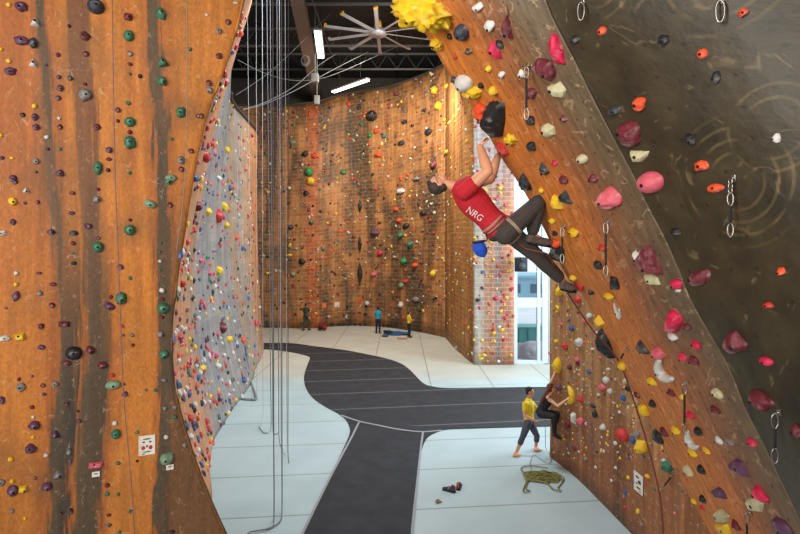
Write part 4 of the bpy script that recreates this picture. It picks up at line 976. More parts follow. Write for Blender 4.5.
def person(name, label, J, s=1.0, vox=.007, skin='skin', shirt=None, pants=None, hair=None, shoes=None, sleeve=.5, tank=False, hem=1.0, female=False, tail=None, curl=.6, arm=1.0, bag=0.0, deep=1.0):
    """J: joints in world space; returns the root. All clothing follows the same joints."""
    root = empty(name, Vector((J['pelvis'].x, J['pelvis'].y, min(J['anR'].z, J['anL'].z)-.08*s)), label, 'person')
    nk, pv = J['neck'], J['pelvis']; up = (nk-pv).normalized()
    latS = (J['shR']-J['shL']).normalized(); latH = (J['hipR']-J['hipL']).normalized()
    fwd = up.cross(latS).normalized()     # up x right = forward
    def torso(bm, g, t0=0, t1=1, n=18):
        lerp_ = lambda L, t: L[int(t*7)]+(L[min(7, int(t*7)+1)]-L[int(t*7)])*(t*7-int(t*7))
        for i in range(n+1):
            t = t0+(t1-t0)*i/n
            lat = latH.lerp(latS, t).normalized(); f = up.cross(lat).normalized(); u2 = lat.cross(f)
            w = lerp_((.158, .15, .132, .135, .15, .168, .168, .12), t)*(.92 if female else 1)
            dd = lerp_((.115, .11, .10, .105, .118, .122, .105, .075), t)*deep
            ball(bm, pv.lerp(nk, t*.96), ((w+g)*s, (dd+g)*s, (.085+g*.5)*s), mat3(lat, f, u2), 16)
        if t1 > .8:
            for k in ('shR', 'shL'): capsule(bm, pv.lerp(nk, .84), (.085+g)*s, J[k], (.054+g)*s)
    def leg(bm, g, k, frac=1.0):
        h, kn, an = J['hip'+k], J['kn'+k], J['an'+k]
        capsule(bm, h, (.088+g)*s, h.lerp(kn, .5), (.074+g)*s); capsule(bm, h.lerp(kn, .5), (.074+g)*s, kn, (.056+g)*s)
        e = kn.lerp(an, frac)
        c = kn.lerp(an, min(.35, frac)); capsule(bm, kn, (.054+g)*s, c, (.056+g)*s)
        if frac > .35: capsule(bm, c, (.056+g)*s, e, (.056-(frac-.35)/.65*.02+g)*s)
    bm = bmesh.new()
    torso(bm, 0)
    hd, hu, hf = J['head'], J['hu'].normalized(), J['hf']
    hf = (hf-hu*hf.dot(hu)).normalized(); hl = hf.cross(hu); HMx = mat3(hl, hf, hu)
    def H(x, y, z): return hd+(hl*x+hf*y+hu*z)*s
    capsule(bm, nk-up*.03*s, .062*s, H(0, -.02, -.06), .053*s)
    ball(bm, H(0, -.008, .015), (.074*s, .094*s, .098*s), HMx, 20)
    ball(bm, H(0, .022, -.055), (.054*s, .062*s, .058*s), HMx, 16)
    ball(bm, H(0, .062, -.088), (.022*s, .02*s, .018*s), HMx, 10)
    capsule(bm, H(0, .085, .012), .009*s, H(0, .103, -.022), .014*s, 8)
    ball(bm, H(0, .083, .032), (.045*s, .012*s, .009*s), HMx, 10)
    ball(bm, H(0, .082, -.052), (.024*s, .010*s, .008*s), HMx, 10)
    for q in (-1, 1): ball(bm, H(q*.076, -.01, -.008), (.009*s, .02*s, .032*s), HMx, 10)
    for k in 'RL':
        sh, el, wr = J['sh'+k], J['el'+k], J['wr'+k]; th = .85 if female else arm
        capsule(bm, sh, .054*s*th, sh.lerp(el, .5), .047*s*th); capsule(bm, sh.lerp(el, .5), .047*s*th, el, .038*s*th)
        capsule(bm, el, .039*s*th, el.lerp(wr, .3), .042*s*th); capsule(bm, el.lerp(wr, .3), .042*s*th, wr, .026*s*th)
        hdir = J.get('hd'+k, wr-el); pn = J.get('pn'+k, fwd)
        hand(bm, wr, hdir, pn, s, curl, 1 if k == 'R' else -1)
        leg(bm, 0, k)
        an, to = J['an'+k], J['to'+k]; fd = (to-an).normalized()
        heel = J.get('he'+k, an-fd*.03*s-Vector((0, 0, .045*s)))
        capsule(bm, heel, .034*s, an, .038*s); capsule(bm, heel, .032*s, heel.lerp(to, .7), .036*s); capsule(bm, heel.lerp(to, .7), .034*s, to, .018*s); capsule(bm, an, .034*s, heel.lerp(to, .6), .03*s)
        for i in range(4):
            if not shoes:
                lt2 = fd.cross(Vector((0, 0, 1))); p0 = heel.lerp(to, .72)+lt2*(i-1.5)*.017*s; capsule(bm, p0, .013*s, p0+(to-heel)*.28, .009*s, 8)
    kid('body', evaluated(bm, vox*s), MT[skin], root)
    if shirt:
        bm = bmesh.new(); torso(bm, .014, .05 if not tank else .0, 1 if not tank else .78)
        if not tank:
            for k in 'RL':
                sh, el = J['sh'+k], J['el'+k]; capsule(bm, sh, .07*s*arm**.7, sh.lerp(el, sleeve), .062*s*arm)
        else:
            for k in 'RL':
                a = pv.lerp(nk, .72)+(J['sh'+k]-nk)*.45
                for f_ in (1, -1): capsule(bm, a+fwd*.09*f_*s, .022*s, nk.lerp(J['sh'+k], .55)+up*.045*s, .022*s)
        sh_o = kid('shirt', evaluated(bm, vox*s*1.1), MT[shirt], root)
        root['shirt_name'] = sh_o.name; del root['shirt_name']; root_shirt[root.name] = sh_o
    if pants:
        bm = bmesh.new(); torso(bm, .012, 0, .22, 5)
        for k in 'RL': leg(bm, .016+bag, k, hem)
        root_pants[root.name] = kid('trousers', evaluated(bm, vox*s*1.1), MT[pants], root)
    if hair:
        bm = bmesh.new()
        ball(bm, H(0, -.026, .034), (.081*s, .09*s, .096*s), HMx, 20); ball(bm, H(0, -.05, -.02), (.074*s, .06*s, .07*s), HMx, 16)
        ball(bm, H(0, .035, .095), (.055*s, .045*s, .024*s), HMx, 12)
        for v in bm.verts: v.co += (v.co-hd).normalized()*noise.noise(v.co*38/s)*.008*s
        if tail:
            pr = H(0, -.09, .0)
            for i, q in enumerate(tail): capsule(bm, pr, (.05-.008*i)*s, q, (.042-.008*i)*s); pr = q
        kid('hair', evaluated(bm, vox*s, 1), MT[hair], root)
    for q in (-1, 1):
        bm = bmesh.new(); ball(bm, H(q*.028, .076, .012), (.012*s, .008*s, .008*s), HMx, 10); e = kid('eye', bm, MT['eyewhite'], root)
        bm = bmesh.new(); ball(bm, H(q*.028, .082, .012), (.0055*s, .004*s, .0055*s), HMx, 8); p = obj('pupil', bm, MT['pupil'], e); p.matrix_parent_inverse = Matrix.Translation(-root.location) @ Matrix()
        p.matrix_parent_inverse = Matrix()
    if shoes:
        for k in 'RL':
            an, to = J['an'+k], J['to'+k]; fd = (to-an).normalized(); heel = J.get('he'+k, an-fd*.03*s-Vector((0, 0, .045*s))); bm = bmesh.new()
            capsule(bm, heel, .043*s, heel.lerp(to, .7), .046*s); capsule(bm, heel.lerp(to, .7), .045*s, to, .030*s); capsule(bm, heel, .043*s, an-(an-heel)*.25, .046*s); capsule(bm, an-(an-heel)*.3, .043*s, heel.lerp(to, .6), .038*s)
            so = kid('shoe', evaluated(bm, vox*s), MT[shoes], root)
            n0 = (to-heel).normalized(); lt = n0.cross(an-heel).normalized(); dn = n0.cross(lt)
            if dn.dot(an-heel) > 0: dn = -dn
            bm = bmesh.new(); box(bm, heel.lerp(to, .5)+dn*.042*s, ((to-heel).length+.05*s, .085*s, .012*s), mat3(n0, lt, dn)); bevel(bm, .005*s, 2)
            q = obj('sole', bm, MT['rubber'], so); q.matrix_parent_inverse = Matrix()
    return root
root_shirt = {}; root_pants = {}
MT = {k: plain(k, c, r, 0, v, sc, bp) for k, c, r, v, sc, bp in (
    ('skin', (206, 146, 112), .55, .06, 20, .05), ('skin_pale', (222, 172, 142), .55, .05, 20, .05), ('red_cotton', (178, 20, 36), .85, .12, 16, .5), ('charcoal_cotton', (58, 52, 48), .85, .15, 18, .5),
    ('yellow_cotton', (222, 190, 32), .85, .1, 20, .4), ('grey_cotton', (70, 70, 84), .85, .1, 20, .4), ('black_cotton', (30, 28, 34), .85, .1, 20, .4), ('teal_cotton', (26, 146, 176), .85, .1, 20, .4),
    ('navy_cotton', (28, 32, 54), .85, .1, 20, .4), ('olive_cotton', (58, 64, 52), .85, .1, 20, .4), ('brown_hair', (52, 36, 30), .7, .3, 60, .6), ('chestnut_hair', (92, 46, 26), .65, .3, 60, .6), ('black_hair', (26, 22, 22), .7, .2, 60, .5),
    ('eyewhite', (225, 220, 215), .3, .02, 10, 0), ('pupil', (20, 16, 14), .3, .02, 10, 0), ('rubber', (24, 24, 26), .6, .1, 30, .1), ('shoe_grey', (96, 80, 76), .6, .3, 30, .2), ('shoe_dark', (50, 48, 56), .6, .3, 30, .2))}
V = Vector
# the lead climber on the overhang
J = dict(neck=P(459,186,5.92), pelvis=P(500,230,5.95), shR=P(464,192,5.75), shL=P(469,184,6.08), elR=P(488,171,5.62), wrR=P(480,147,5.76), elL=P(490,179,6.12), wrL=P(498,156,6.0),
         hipR=P(505,234,5.85), hipL=P(506,229,6.05), knR=P(538,203,5.82), anR=P(532,234,5.97), toR=P(553,243,6.10), heR=P(529,239,6.0), knL=P(538,257,6.14), anL=P(562,280,6.30), toL=P(575,288,6.36), heL=P(563,286,6.34),
         head=P(438.5,183.5,5.92), hu=V((-.93, .02, -.36)), hf=V((-.30, -.10, .95)),
         hdR=V((.35, .35, .85)), pnR=V((.9, .3, -.35)), hdL=V((.45, .2, .85)), pnL=V((.8, -.1, -.5)))
climber = person('person', 'climber in a red T-shirt and dark trousers hanging high from the orange overhang', J, 1.0, .006, 'skin', 'red_cotton', 'charcoal_cotton', 'brown_hair', 'shoe_grey', sleeve=.32, hem=.84, curl=.75, arm=1.5, bag=.016, deep=1.35)
def root_child(name, bm, mat, root, sm=True): return kid(name, bm, mat, root, sm)
# glasses arm, harness, lettering
pv, nk = J['pelvis'], J['neck']; upv = (nk-pv).normalized(); latv = (J['shR']-J['shL']).normalized(); fw = upv.cross(latv).normalized(); latv = fw.cross(upv)
def ring(bm, c, a, b, ra, rb, r, n=28, sides=8):
    tube(bm, [c+a*ra*math.cos(2*math.pi*i/n)+b*rb*math.sin(2*math.pi*i/n) for i in range(n)], r, sides, True)
web_red = plain('red_webbing', (168, 30, 34), .7); web_tan = plain('tan_webbing', (150, 128, 112), .8)
bm = bmesh.new()
for o in (-.02, 0, .02): ring(bm, pv+upv*(.10+o), latv, fw, .178, .138, .016)
harness = kid('harness', bm, web_tan, climber)
bm = bmesh.new(); ring(bm, pv+upv*.10, latv, fw, .186, .146, .015); q = obj('waist_belt', bm, web_red, harness); q.matrix_parent_inverse = Matrix()
for k in 'RL':
    h, kn = J['hip'+k], J['kn'+k]; ax = (kn-h).normalized(); a1 = ax.orthogonal().normalized(); a2 = ax.cross(a1); bm = bmesh.new()
    for o in (0, .018): ring(bm, h.lerp(kn, .24)+ax*o, a1, a2, .104, .104, .012)
    q = obj('leg_loop', bm, web_tan, harness); q.matrix_parent_inverse = Matrix()
tie = pv+upv*.10+fw*.15
bm = bmesh.new(); tube(bm, catmull([tie, tie-upv*.06+fw*.02, tie-upv*.13-fw*.03], 5), .014, 8); q = obj('belay_loop', bm, web_red, harness); q.matrix_parent_inverse = Matrix()
# glasses
hd = J['head']; hu = J['hu'].normalized(); hf = (J['hf']-hu*J['hf'].dot(hu)).normalized(); hl = hf.cross(hu)
bm = bmesh.new()
for q in (-1, 1):
    c = hd+hl*q*.03+hf*.098+hu*.012; ring(bm, c, hl, hu, .022, .017, .0025, 18, 6); tube(bm, [c+hl*q*.022, hd+hl*q*.078+hf*.02+hu*.012, hd+hl*q*.08-hf*.01], .0025, 6)
kid('glasses', bm, MT['rubber'], climber)
# lettering on the shirt side
tc = bpy.data.curves.new('lettering', 'FONT'); tc.body = 'NRG'; tc.size = .095; tc.align_x = 'CENTER'; tc.align_y = 'CENTER'; tc.extrude = 0.0
to_ = bpy.data.objects.new('lettering', tc); C.objects.link(to_)
dg = bpy.context.evaluated_depsgraph_get(); dg.update(); tm = bpy.data.meshes.new_from_object(to_.evaluated_get(dg)); bpy.data.objects.remove(to_)
bm = bmesh.new(); bm.from_mesh(tm)
so = root_shirt[climber.name]; sb = bmesh.new(); sb.from_mesh(so.data); tr = BVHTree.FromBMesh(sb); sb.free()
cen = P(477.5,213,5.6); yc = tr.ray_cast(V((cen.x, 4.8, cen.z)), V((0, 1, 0)))[0].y; xd = V((.83, 0, -.56)); zd = V((.56, 0, .83))
for v in bm.verts:
    w = cen+xd*v.co.x+zd*v.co.y; h = tr.ray_cast(V((w.x, 4.8, w.z)), V((0, 1, 0)))
    if h[0] is None:
        w = V((w.x, yc-.012, w.z))
    else: w = V((h[0].x, max(h[0].y, yc-.035)-.012, h[0].z))
    v.co = w
q = obj('lettering', bm, plain('white_print', (226, 214, 210), .7), so, False); q.matrix_parent_inverse = Matrix()
q['label'] = 'white letters on the side of the shirt'
# chalk bag
cb = P(480,249,5.72)
bag = empty('chalk_bag', cb, 'bright blue chalk bag hanging behind the climber in the red T-shirt', 'chalk bag')
bm = bmesh.new(); ball(bm, cb, (.078, .07, .085), None, 18)
for v in bm.verts: v.co += (v.co-cb).normalized()*noise.noise(v.co*14)*.018; v.co.x += (v.co.z-cb.z)*-.15
kid('pouch', bm, plain('blue_fabric', (16, 70, 180), .8, 0, .2, 14, .5), bag)
bm = bmesh.new(); ring(bm, cb+V((-.012, 0, .078)), V((1, 0, .15)), V((0, 1, 0)), .06, .055, .014); kid('rim', bm, MT['rubber'], bag)
bm = bmesh.new(); tube(bm, catmull([cb+V((.04, 0, .08)), P(487,240,5.72), pv+upv*.10-fw*.10+latv*.1], 5), .007, 6); kid('cord', bm, MT['rubber'], bag)

# lead rope of the climber
leadm = plain('lead_rope_brown', (104, 54, 46), .8, 0, .3, 80, .3)
bm = bmesh.new()
tube(bm, catmull([tie-upv*.12-fw*.02, P(522,246,6.0), P(541,252,5.9), P(549,256,5.98), P(557,272,6.25), P(566,290,6.45), P(591,328,6.75), P(619,362,6.9), P(640,420,6.85), P(652,462,6.7), P(659,492,6.55), P(662,515,6.5), P(664,560,6.45), P(667,640,6.4)], 8), .0105, 8)
tag(obj('lead_rope', bm, leadm), 'dark brown rope running from the climber down across the right wall', 'climbing rope')
bm = bmesh.new(); tube(bm, catmull([tie, P(535,224,5.75), P(556,248,6.0), P(570,262,6.2), P(575,282,6.35), P(570,292,6.42)], 8), .008, 6)

bm.free()
# quickdraws and carabiners
metal = plain('worn_metal', (150, 146, 140), .3, .9, .2, 40, .1); sling = plain('black_sling', (28, 26, 28), .8)
def biner(name, top, L, root, ang, mat=metal):
    w = L*.2; pts_ = []
    for i in range(18):
        a = 2*math.pi*i/18; x = math.cos(a)*w*(.9+.1*math.sin(a))*(1 if abs(math.cos(a)) < .8 else .96); z = math.sin(a)*L*.5
        pts_.append(top+V((x*math.cos(ang), x*math.sin(ang), z-L*.5)))
    bm = bmesh.new(); tube(bm, pts_, L*.05, 8, True); return kid(name, bm, mat, root)
def quickdraw(px, py, ln, lab, to=None, chain=False):
    q = cast(px, py); loc, nr, nm, dist = q
    root = empty('quickdraw', loc, lab, 'quickdraw', 'quickdraws on the right-hand walls')
    bm = bmesh.new(); box(bm, loc+nr*.006, (.035, .045, .012), mat3(V((0, 0, 1)).cross(nr).normalized(), nr.cross(V((0, 0, 1)).cross(nr).normalized()), nr)); bevel(bm, .004); kid('hanger', bm, metal, root)
    bm = bmesh.new(); cyl(bm, loc, loc+nr*.022, .011, seg=8); kid('bolt', bm, metal, root)
    Lm = ln/F*loc.y; a = loc+nr*.035; d = V((0, 0, -1))
    if to is not None: d = (P(to[0], to[1], loc.y-.05)-a); Lm = d.length; d.normalize()
    rot = V((0, 0, -1)).rotation_difference(d)
    grp = []
    if chain:
        for i in range(3):
            bm = bmesh.new(); c = a+d*(.018+.03*i); e1 = V((1, 0, 0)) if i % 2 else V((.3, -1, 0)).normalized()
            ring(bm, c, e1, d, .013, .021, .0045, 14, 6); kid('chain_link', bm, metal, root)
        a = a+d*.09; Lm -= .09
    def bi(name, top, L):
        w = L*.2; pts_ = [top+d*L*.5+rot @ V((math.cos(t)*w*(.9+.12*math.sin(t)), math.cos(t)*w*-.3, math.sin(t)*L*.5)) for t in [2*math.pi*i/18 for i in range(18)]]
        bm = bmesh.new(); tube(bm, pts_, L*.055, 8, True); return kid(name, bm, metal, root)
    Lb = min(.10, Lm*.3)
    bi('carabiner', a, Lb); bi('carabiner', a+d*(Lm-Lb), Lb)
    bm = bmesh.new(); rm = rot.to_matrix(); box(bm, a+d*(Lm*.5), (.02, .008, Lm-Lb*1.75), rm); bevel(bm, .003, 1); kid('sling', bm, sling, root)
    return root
quickdraw(529,65,53,'quickdraw hanging in front of the high maroon hold on the orange overhang')
quickdraw(565,226,36,'thin quickdraw hanging beside the climber feet')
quickdraw(609,221,54,'quickdraw hanging in the middle of the orange overhang beside a small red hold')
quickdraw(688,382,51,'quickdraw hanging above the long white crescent hold, low on the overhang')
quickdraw(780,412,50,'lowest quickdraw on the dark wall, beside the maroon boulder hold')
quickdraw(734,178,58,'chain quickdraw in the middle of the dark wall', chain=True)
quickdraw(678,470,30,'slanting quickdraw by the green hold, brown rope clipped through it', to=(660,492))
quickdraw(628,349,20,'short slanting quickdraw at the lip, under the black faceted hold', to=(619,362))
quickdraw(751,512,40,'quickdraw cut by the bottom edge beside the low cream hold')
for px, py, lab in ((583.5,2,'single carabiner hanging at the top beside the ridged magenta hold'), (722,1,'single carabiner hanging at the very top of the dark wall')):
    loc, nr, nm, dist = cast(px, py)
    r_ = empty('wall_carabiner', loc, lab, 'carabiner')
    bm = bmesh.new(); box(bm, loc+nr*.006, (.03, .04, .012), mat3(V((0, 0, 1)).cross(nr).normalized(), nr.cross(V((0, 0, 1)).cross(nr).normalized()), nr)); bevel(bm, .004); kid('hanger', bm, metal, r_)
    biner('carabiner_body', loc+nr*.03, .135, r_, -.5)

# ropes against the near orange wall
for pts_, lab, c in (([(112,-20),(113,60),(115,170),(118,250),(121,330),(124,400),(131,480),(136,560),(140,640)], 'thin purple-grey rope hanging down the middle of the near orange wall', 1),
                     ([(186,-20),(187,40),(186.5,100),(186,150),(183,200),(176.5,250)], 'thin grey rope hanging near the edge of the near orange wall', 0)):
    L = []
    for a, b_ in pts_:
        q = cast(a, max(-9, b_)) if b_ < 534 else None
        Y = (q[0].y if q else L[-1].y+.12)-.12; L.append(P(a, b_, Y))
    L[-1].z = max(L[-1].z, .03)
    bm = bmesh.new(); tube(bm, catmull(L, 6), .0055, 6); tag(obj('climbing_rope', bm, plain('wall_rope', (120, 96, 110) if c else (140, 134, 126), .8)), lab, 'climbing rope')

# the two boulderers
J = dict(neck=P(549,396,12.42), pelvis=P(540.5,412.5,12.45), shR=P(550,400,12.27), shL=P(546.5,398,12.60), elR=P(558,406,12.15), wrR=P(566.5,399.5,12.05), elL=P(550,384,12.62), wrL=P(556,370,12.62),
         hipR=P(541,414,12.36), hipL=P(542.5,413,12.56), knR=P(554,416.5,12.12), anR=P(554.5,433,12.34), toR=P(560.5,438,12.38), knL=P(558.5,414,12.55), anL=P(560,428,12.66), toL=P(564.5,431,12.6),
         head=P(551,388.3,12.42), hu=V((-.12, 0, 1)), hf=V((1, .45, .15)), pnR=V((.5, .2, -.6)), pnL=V((.8, .2, -.5)), hdL=V((.2, -.1, 1)), hdR=V((.8, -.1, .6)))
boulderer = person('person', 'long-haired climber in black tank top and leggings clinging to the lower right wall', J, .95, .008, 'skin_pale', 'black_cotton', 'black_cotton', 'chestnut_hair', 'shoe_dark', tank=True, hem=.9, female=True,
       tail=[P(547,392,12.28), P(543.5,398,12.3), P(541,404,12.32)])
J = dict(neck=P(528.5,400.5,13.2), pelvis=P(529,421,13.2), shR=P(525,404,13.0), shL=P(532,403.5,13.38), elR=P(524.5,415.5,12.92), wrR=P(533.5,420,12.85), elL=P(538.5,412,13.36), wrL=P(545,417,13.1),
         hipR=P(528,423,13.1), hipL=P(530.5,423,13.3), knR=P(522.5,437.5,13.0), anR=P(516.5,452,13.06), toR=FL(520.5,455.5,.03), knL=P(537,436,13.3), anL=P(535.8,447,13.5), toL=FL(541.5,450,.03),
         head=P(530,391.8,13.2), hu=V((.02, 0, 1)), hf=V((1, -.35, .25)), pnR=V((.2, .5, .5)), pnL=V((0, -.5, .5)))
J['heR'] = FL(514,455.5,.035); J['heL'] = FL(535,450.5,.035)
person('person', 'barefoot man in yellow T-shirt and grey cropped trousers spotting the boulderer', J, 1.0, .008, 'skin', 'yellow_cotton', 'grey_cotton', 'black_hair', None, sleeve=.55, hem=.35)
# people far away
def standing(base, ang, h, label, skin, shirt, pants, hair, arms='side', stride=.0, shoes='shoe_dark'):
    k = h/1.75; f = V((math.cos(ang), math.sin(ang), 0)); r = V((f.y, -f.x, 0)); z = V((0, 0, 1))
    def Q(a, b_, c): return base+(r*a+f*b_+z*c)*k
    J = dict(neck=Q(0, 0, 1.46), pelvis=Q(0, 0, .95), head=Q(0, .02, 1.63), hu=z+f*-.02, hf=f*1.0+z*.05, shR=Q(.18, 0, 1.40), shL=Q(-.18, 0, 1.40),
             hipR=Q(.09, 0, .9), hipL=Q(-.09, 0, .9), knR=Q(.10, .03+stride, .5), knL=Q(-.10, .03-stride*.3, .5), anR=Q(.11, stride, .09), anL=Q(-.11, -stride, .09), toR=Q(.13, .18+stride, .035), toL=Q(-.13, .18-stride, .035),
             heR=Q(.11, -.04+stride, .045), heL=Q(-.11, -.04-stride, .045))
    if arms == 'front': J.update(elR=Q(.24, .06, 1.12), wrR=Q(.08, .26, 1.12), elL=Q(-.24, .06, 1.12), wrL=Q(-.06, .28, 1.16), pnR=V((0, 0, 1)), pnL=V((0, 0, 1)))
    elif arms == 'up': J.update(elR=Q(.25, .12, 1.2), wrR=Q(.16, .3, 1.38), elL=Q(-.24, 0, 1.12), wrL=Q(-.22, .12, .9))
    else: J.update(elR=Q(.24, -.02, 1.12), wrR=Q(.25, .06, .86), elL=Q(-.24, -.02, 1.12), wrL=Q(-.25, .06, .86))
    return person('person', label, J, k, .012, skin, shirt, pants, hair, shoes, sleeve=.6, hem=.95)
standing(FL(378,333.5), math.radians(80), 1.62, 'person in a turquoise top and dark trousers standing by the far wall', 'skin', 'teal_cotton', 'navy_cotton', 'black_hair', 'front')
standing(FL(409,337.5), math.radians(20), 1.52, 'small person in a yellow top and dark trousers standing by the far wall', 'skin', 'yellow_cotton', 'navy_cotton', 'brown_hair', 'front')
standing(FL(306,330.5), math.radians(60), 1.72, 'person in dark olive clothes at the foot of the far wall beside the red bag', 'skin', 'olive_cotton', 'olive_cotton', 'black_hair', 'up', .14)

# ------------------------------------------------------------------ things on the floor
bm = bmesh.new(); c = FL(543,478); rnd = random.Random(4); pts_ = []
for i in range(150):
    a = i*.78+rnd.uniform(-.3, .3); r_ = rnd.uniform(.02, .36); pts_.append(c+V((math.cos(a)*r_*1.25+.06*math.sin(i*.9), math.sin(a)*r_*.8+.05*math.cos(i*1.3), .02+.14*max(.15, 1-r_/.36)*rnd.random())))
pts_ += [FL(563,477,.03), FL(558,488,.03), FL(561,491,.03), FL(553,489,.03), FL(546,483,.03), FL(530,480,.03), FL(526,488,.03), FL(530,491,.03), FL(523,491,.03), FL(527,478,.03), FL(521,468,.03), FL(533,466,.03), FL(548,468,.03)]
tube(bm, catmull(pts_, 5), .013, 6)
tag(obj('rope_coil', bm, plain('olive_rope', (120, 118, 62), .8, 0, .25, 60, .3)), 'loose heap of olive green rope on the pale mats behind the spotter', 'climbing rope')
bm = bmesh.new(); tube(bm, catmull([P(545,417,13.05), P(545.5,435,12.9), FL(546,449,.03), FL(551,455,.03), FL(550,463,.03), FL(543,461,.03), FL(534,455,.03), FL(530,464,.03), FL(532,470,.03)], 6), .007, 6)
tag(obj('rope_tail', bm, ropem[1]), 'thin grey cord looping on the mat between the spotter and the rope heap', 'cord')
def shoe(p, ang, lab):
    r_ = empty('climbing_shoe', p, lab, 'shoe', 'pair of climbing shoes')
    f = V((math.cos(ang), math.sin(ang), 0)); z = V((0, 0, 1))
    bm = bmesh.new(); capsule(bm, p-f*.08+z*.06, .048, p+f*.04+z*.05, .046); capsule(bm, p+f*.04+z*.05, .045, p+f*.15+z*.035, .028); capsule(bm, p-f*.08+z*.06, .045, p-f*.06+z*.11, .042)
    up_m = kid('upper', evaluated(bm, .008), plain('shoe_blue', (32, 52, 74), .6, 0, .3, 30), r_)
    bm = bmesh.new(); box(bm, p+f*.02+z*.010, (.29, .095, .02), mat3(f, z.cross(f), z)); bevel(bm, .008); kid('sole', bm, MT['rubber'], r_)
    bm = bmesh.new(); lt = z.cross(f); tube(bm, [p+f*.02+lt*.05+z*.07, p+f*.02+z*.105, p+f*.02-lt*.05+z*.07], .014, 8); tube(bm, [p-f*.13+z*.06, p-f*.12+z*.12, p-f*.09+z*.15], .014, 8); kid('strap', bm, plain('orange_strap', (206, 84, 40), .7), r_)
shoe(FL(450,491.5), math.radians(150), 'navy and orange climbing shoe on the pale mats, the nearer of the pair')
shoe(FL(459,488), math.radians(75), 'navy and orange climbing shoe on the pale mats, the farther of the pair')
bm = bmesh.new(); c = FL(438,503)
for i in range(5): ball(bm, c+V((.03*math.cos(i*2), .03*math.sin(i*2), .025)), (.035, .02, .022), Matrix.Rotation(i, 3, 'Z'), 8)
tube(bm, catmull([c+V((-.06, 0, .02)), c+V((0, .05, .05)), c+V((.08, .0, .015))], 6), .008, 6)
tag(obj('brush', bm, plain('grey_brown', (120, 110, 88), .8)), 'tiny grey-brown crumpled item on the mat seam left of the shoes', 'small item')
# red backpack and the blue rope tarp by the far wall
p = FL(322,330.5)
rb = empty('backpack', p, 'dark red backpack on the floor at the foot of the far wall', 'bag')
bm = bmesh.new(); capsule(bm, p+V((-.12, 0, .18)), .17, p+V((-.05, 0, .46)), .13); capsule(bm, p+V((.16, -.05, .17)), .16, p+V((.2, 0, .3)), .12); redb = plain('dark_red_fabric', (134, 22, 34), .8, 0, .3, 8, .4); kid('body', evaluated(bm, .02), redb, rb)
bm = bmesh.new(); ball(bm, p+V((-.06, -.17, .22)), (.12, .07, .11), None, 12); kid('pocket', bm, MT['black_cotton'], rb)
bm = bmesh.new(); ring(bm, p+V((-.05, 0, .6)), V((1, 0, 0)), V((0, 0, 1)), .05, .05, .012, 14, 6); kid('handle', bm, MT['black_cotton'], rb)
c = FL(396,334.2)
tp = empty('rope_tarp', c, 'blue rope tarp with rope heaped on it between two people at the far wall', 'rope tarp')
bm = bmesh.new(); bmesh.ops.create_grid(bm, x_segments=24, y_segments=12, size=.5)
for v in bm.verts: v.co = c+V((v.co.x*1.5, v.co.y*1.1, .05+.06*(noise.noise(v.co*3)+.4)))
r_ = bmesh.ops.extrude_face_region(bm, geom=bm.faces[:]); bmesh.ops.translate(bm, vec=(0, 0, -.03), verts=[v for v in r_['geom'] if isinstance(v, bmesh.types.BMVert)])
kid('sheet', bm, plain('blue_sheet', (24, 84, 140), .7, 0, .2, 5, .3), tp)
bm = bmesh.new(); rnd = random.Random(9)
tube(bm, catmull([c+V((-.5+rnd.uniform(-.3, .3), rnd.uniform(-.3, .3), .12+rnd.random()*.12)) for _ in range(40)], 4), .018, 5); kid('rope_heap', bm, ropem[2], tp)
p = FL(402.5,339)
bm = bmesh.new(); ball(bm, p+V((0, 0, .09)), (.30, .2, .1), None, 14)
for v in bm.verts: v.co += V((0, 0, 1))*noise.noise(v.co*5)*.04
tag(obj('cloth_bag', bm, plain('pale_pink_cloth', (196, 160, 150), .8)), 'small pale pinkish bag on the floor before the blue tarp', 'bag')
p = FL(385,337); bm = bmesh.new(); ball(bm, p+V((0, 0, .07)), (.2, .13, .08), None, 12)
for v in bm.verts: v.co += V((0, 0, 1))*noise.noise(v.co*7)*.04
tag(obj('cloth_bag', bm, MT['grey_cotton']), 'small dark bag on the floor at the left end of the blue tarp', 'bag')

# ------------------------------------------------------------------ signs, tags, vents
paper = plain('white_paper', (222, 216, 206), .6); ink = plain('black_ink', (30, 28, 30), .6); redink = plain('red_ink', (180, 44, 40), .6)
def onwall(px, py, w, h, name, mat, label, cat, marks_=(), group=None, rot=0):
    loc, nr, nm, dist = cast(px, py); up = V((0, 0, 1)); up = (up-nr*up.dot(nr)).normalized(); rt = up.cross(nr); M = mat3(rt, up, nr)
    view = (loc-CAM).normalized(); ww = w/F*loc.y; hh = h/F*loc.y
    r_ = empty(name, loc, label, cat, group); M = M @ Matrix.Rotation(math.radians(rot), 3, 'Z')
    bm = bmesh.new(); box(bm, loc+nr*.012, (ww, hh, .01), M); bevel(bm, .002, 1); kid('sheet', bm, mat, r_, False)
    for i, (x, y, sx, sy, m_) in enumerate(marks_):
        bm = bmesh.new(); ball(bm, loc+M @ V((x*ww, y*hh, .018)), (sx*ww/2, sy*hh/2, .002), M, 10); kid('mark', bm, m_, r_, False)
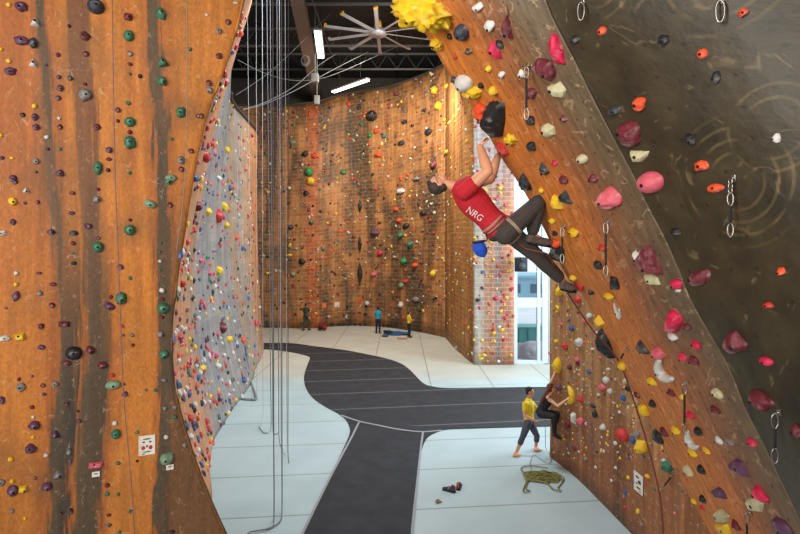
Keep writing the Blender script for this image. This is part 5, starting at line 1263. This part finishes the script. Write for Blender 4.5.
onwall(147,445,15,19,'wall_sign',paper,'small white printed sign with red and black marks on the near orange wall','sign',((0, .32, .5, .07, ink), (-.2, .17, .18, .08, ink), (.2, .17, .18, .08, ink), (-.22, -.12, .26, .22, redink), (.22, -.12, .26, .22, redink), (0, -.05, .12, .12, ink), (0, -.33, .5, .06, ink), (-.2, -.42, .2, .05, ink)))
onwall(639,483,17,19,'wall_sign',paper,'slanted white printed sign with black marks on the lower right wall','sign',((-.1, .28, .4, .12, ink), (.15, .08, .35, .2, ink), (-.15, -.05, .25, .1, ink), (.05, -.25, .5, .1, ink), (.2, -.38, .2, .06, ink)))
for px, py, m_, lab in ((96,474,paper,'tiny white tag under the long pink hold'), (170,467,paper,'tiny white tag under the chalky pale green hold')):
    onwall(px, py, 7, 5, 'route_tag', m_, lab, 'tag', ((0, .1, .6, .2, ink),))
for px, py, m_, lab in ((324,305.5,plain('orange_card', (224, 120, 60), .6),'small orange card at the foot of the far brick wall'), (337,304.5,paper,'small white card beside the orange card at the foot of the far wall'), (401,304,paper,'small white card above the person in yellow on the far wall')):
    onwall(px, py, 5, 5, 'route_tag', m_, lab, 'tag')
for i, (px, w) in enumerate(((332,3),(339,3),(343.5,3),(348,3),(355,3),(360,3),(365,3),(384,3),(388,3),(391,3),(396,3))):
    py = 324.5 if px < 370 else 325.8
    loc, nr, nm, dist = cast(px, py); up = V((0, 0, 1)); rt = up.cross(nr).normalized(); M = mat3(rt, nr.cross(rt), nr)
    r_ = empty('vent_grille', loc, 'small dark square vent in the row along the foot of the far brick wall', 'vent', 'row of vents at the foot of the far wall')
    bm = bmesh.new(); box(bm, loc+nr*.02, (.22, .22, .03), M); kid('frame', bm, dsteel, r_, False)
    bm = bmesh.new()
    for k in range(4): box(bm, loc+nr*.04+up*(-.07+.047*k), (.18, .015, .012), M)
    kid('louvre', bm, MT['rubber'], r_, False)
# small black trim strip along the top of the grey wall and the ledge of the far wall
bm = bmesh.new(); top = [c_[-1] for c_ in FW]
tube(bm, catmull([p_+V((0, -.08, .05)) for p_ in top], 5), .07, 6); tag(obj('trim_4', bm, dsteel), kind='structure')
bm = bmesh.new(); tube(bm, catmull([c_[-1]+V((.05, 0, .04)) for c_ in L2[:4]], 5), .08, 6); tag(obj('trim_5', bm, dsteel), kind='structure')
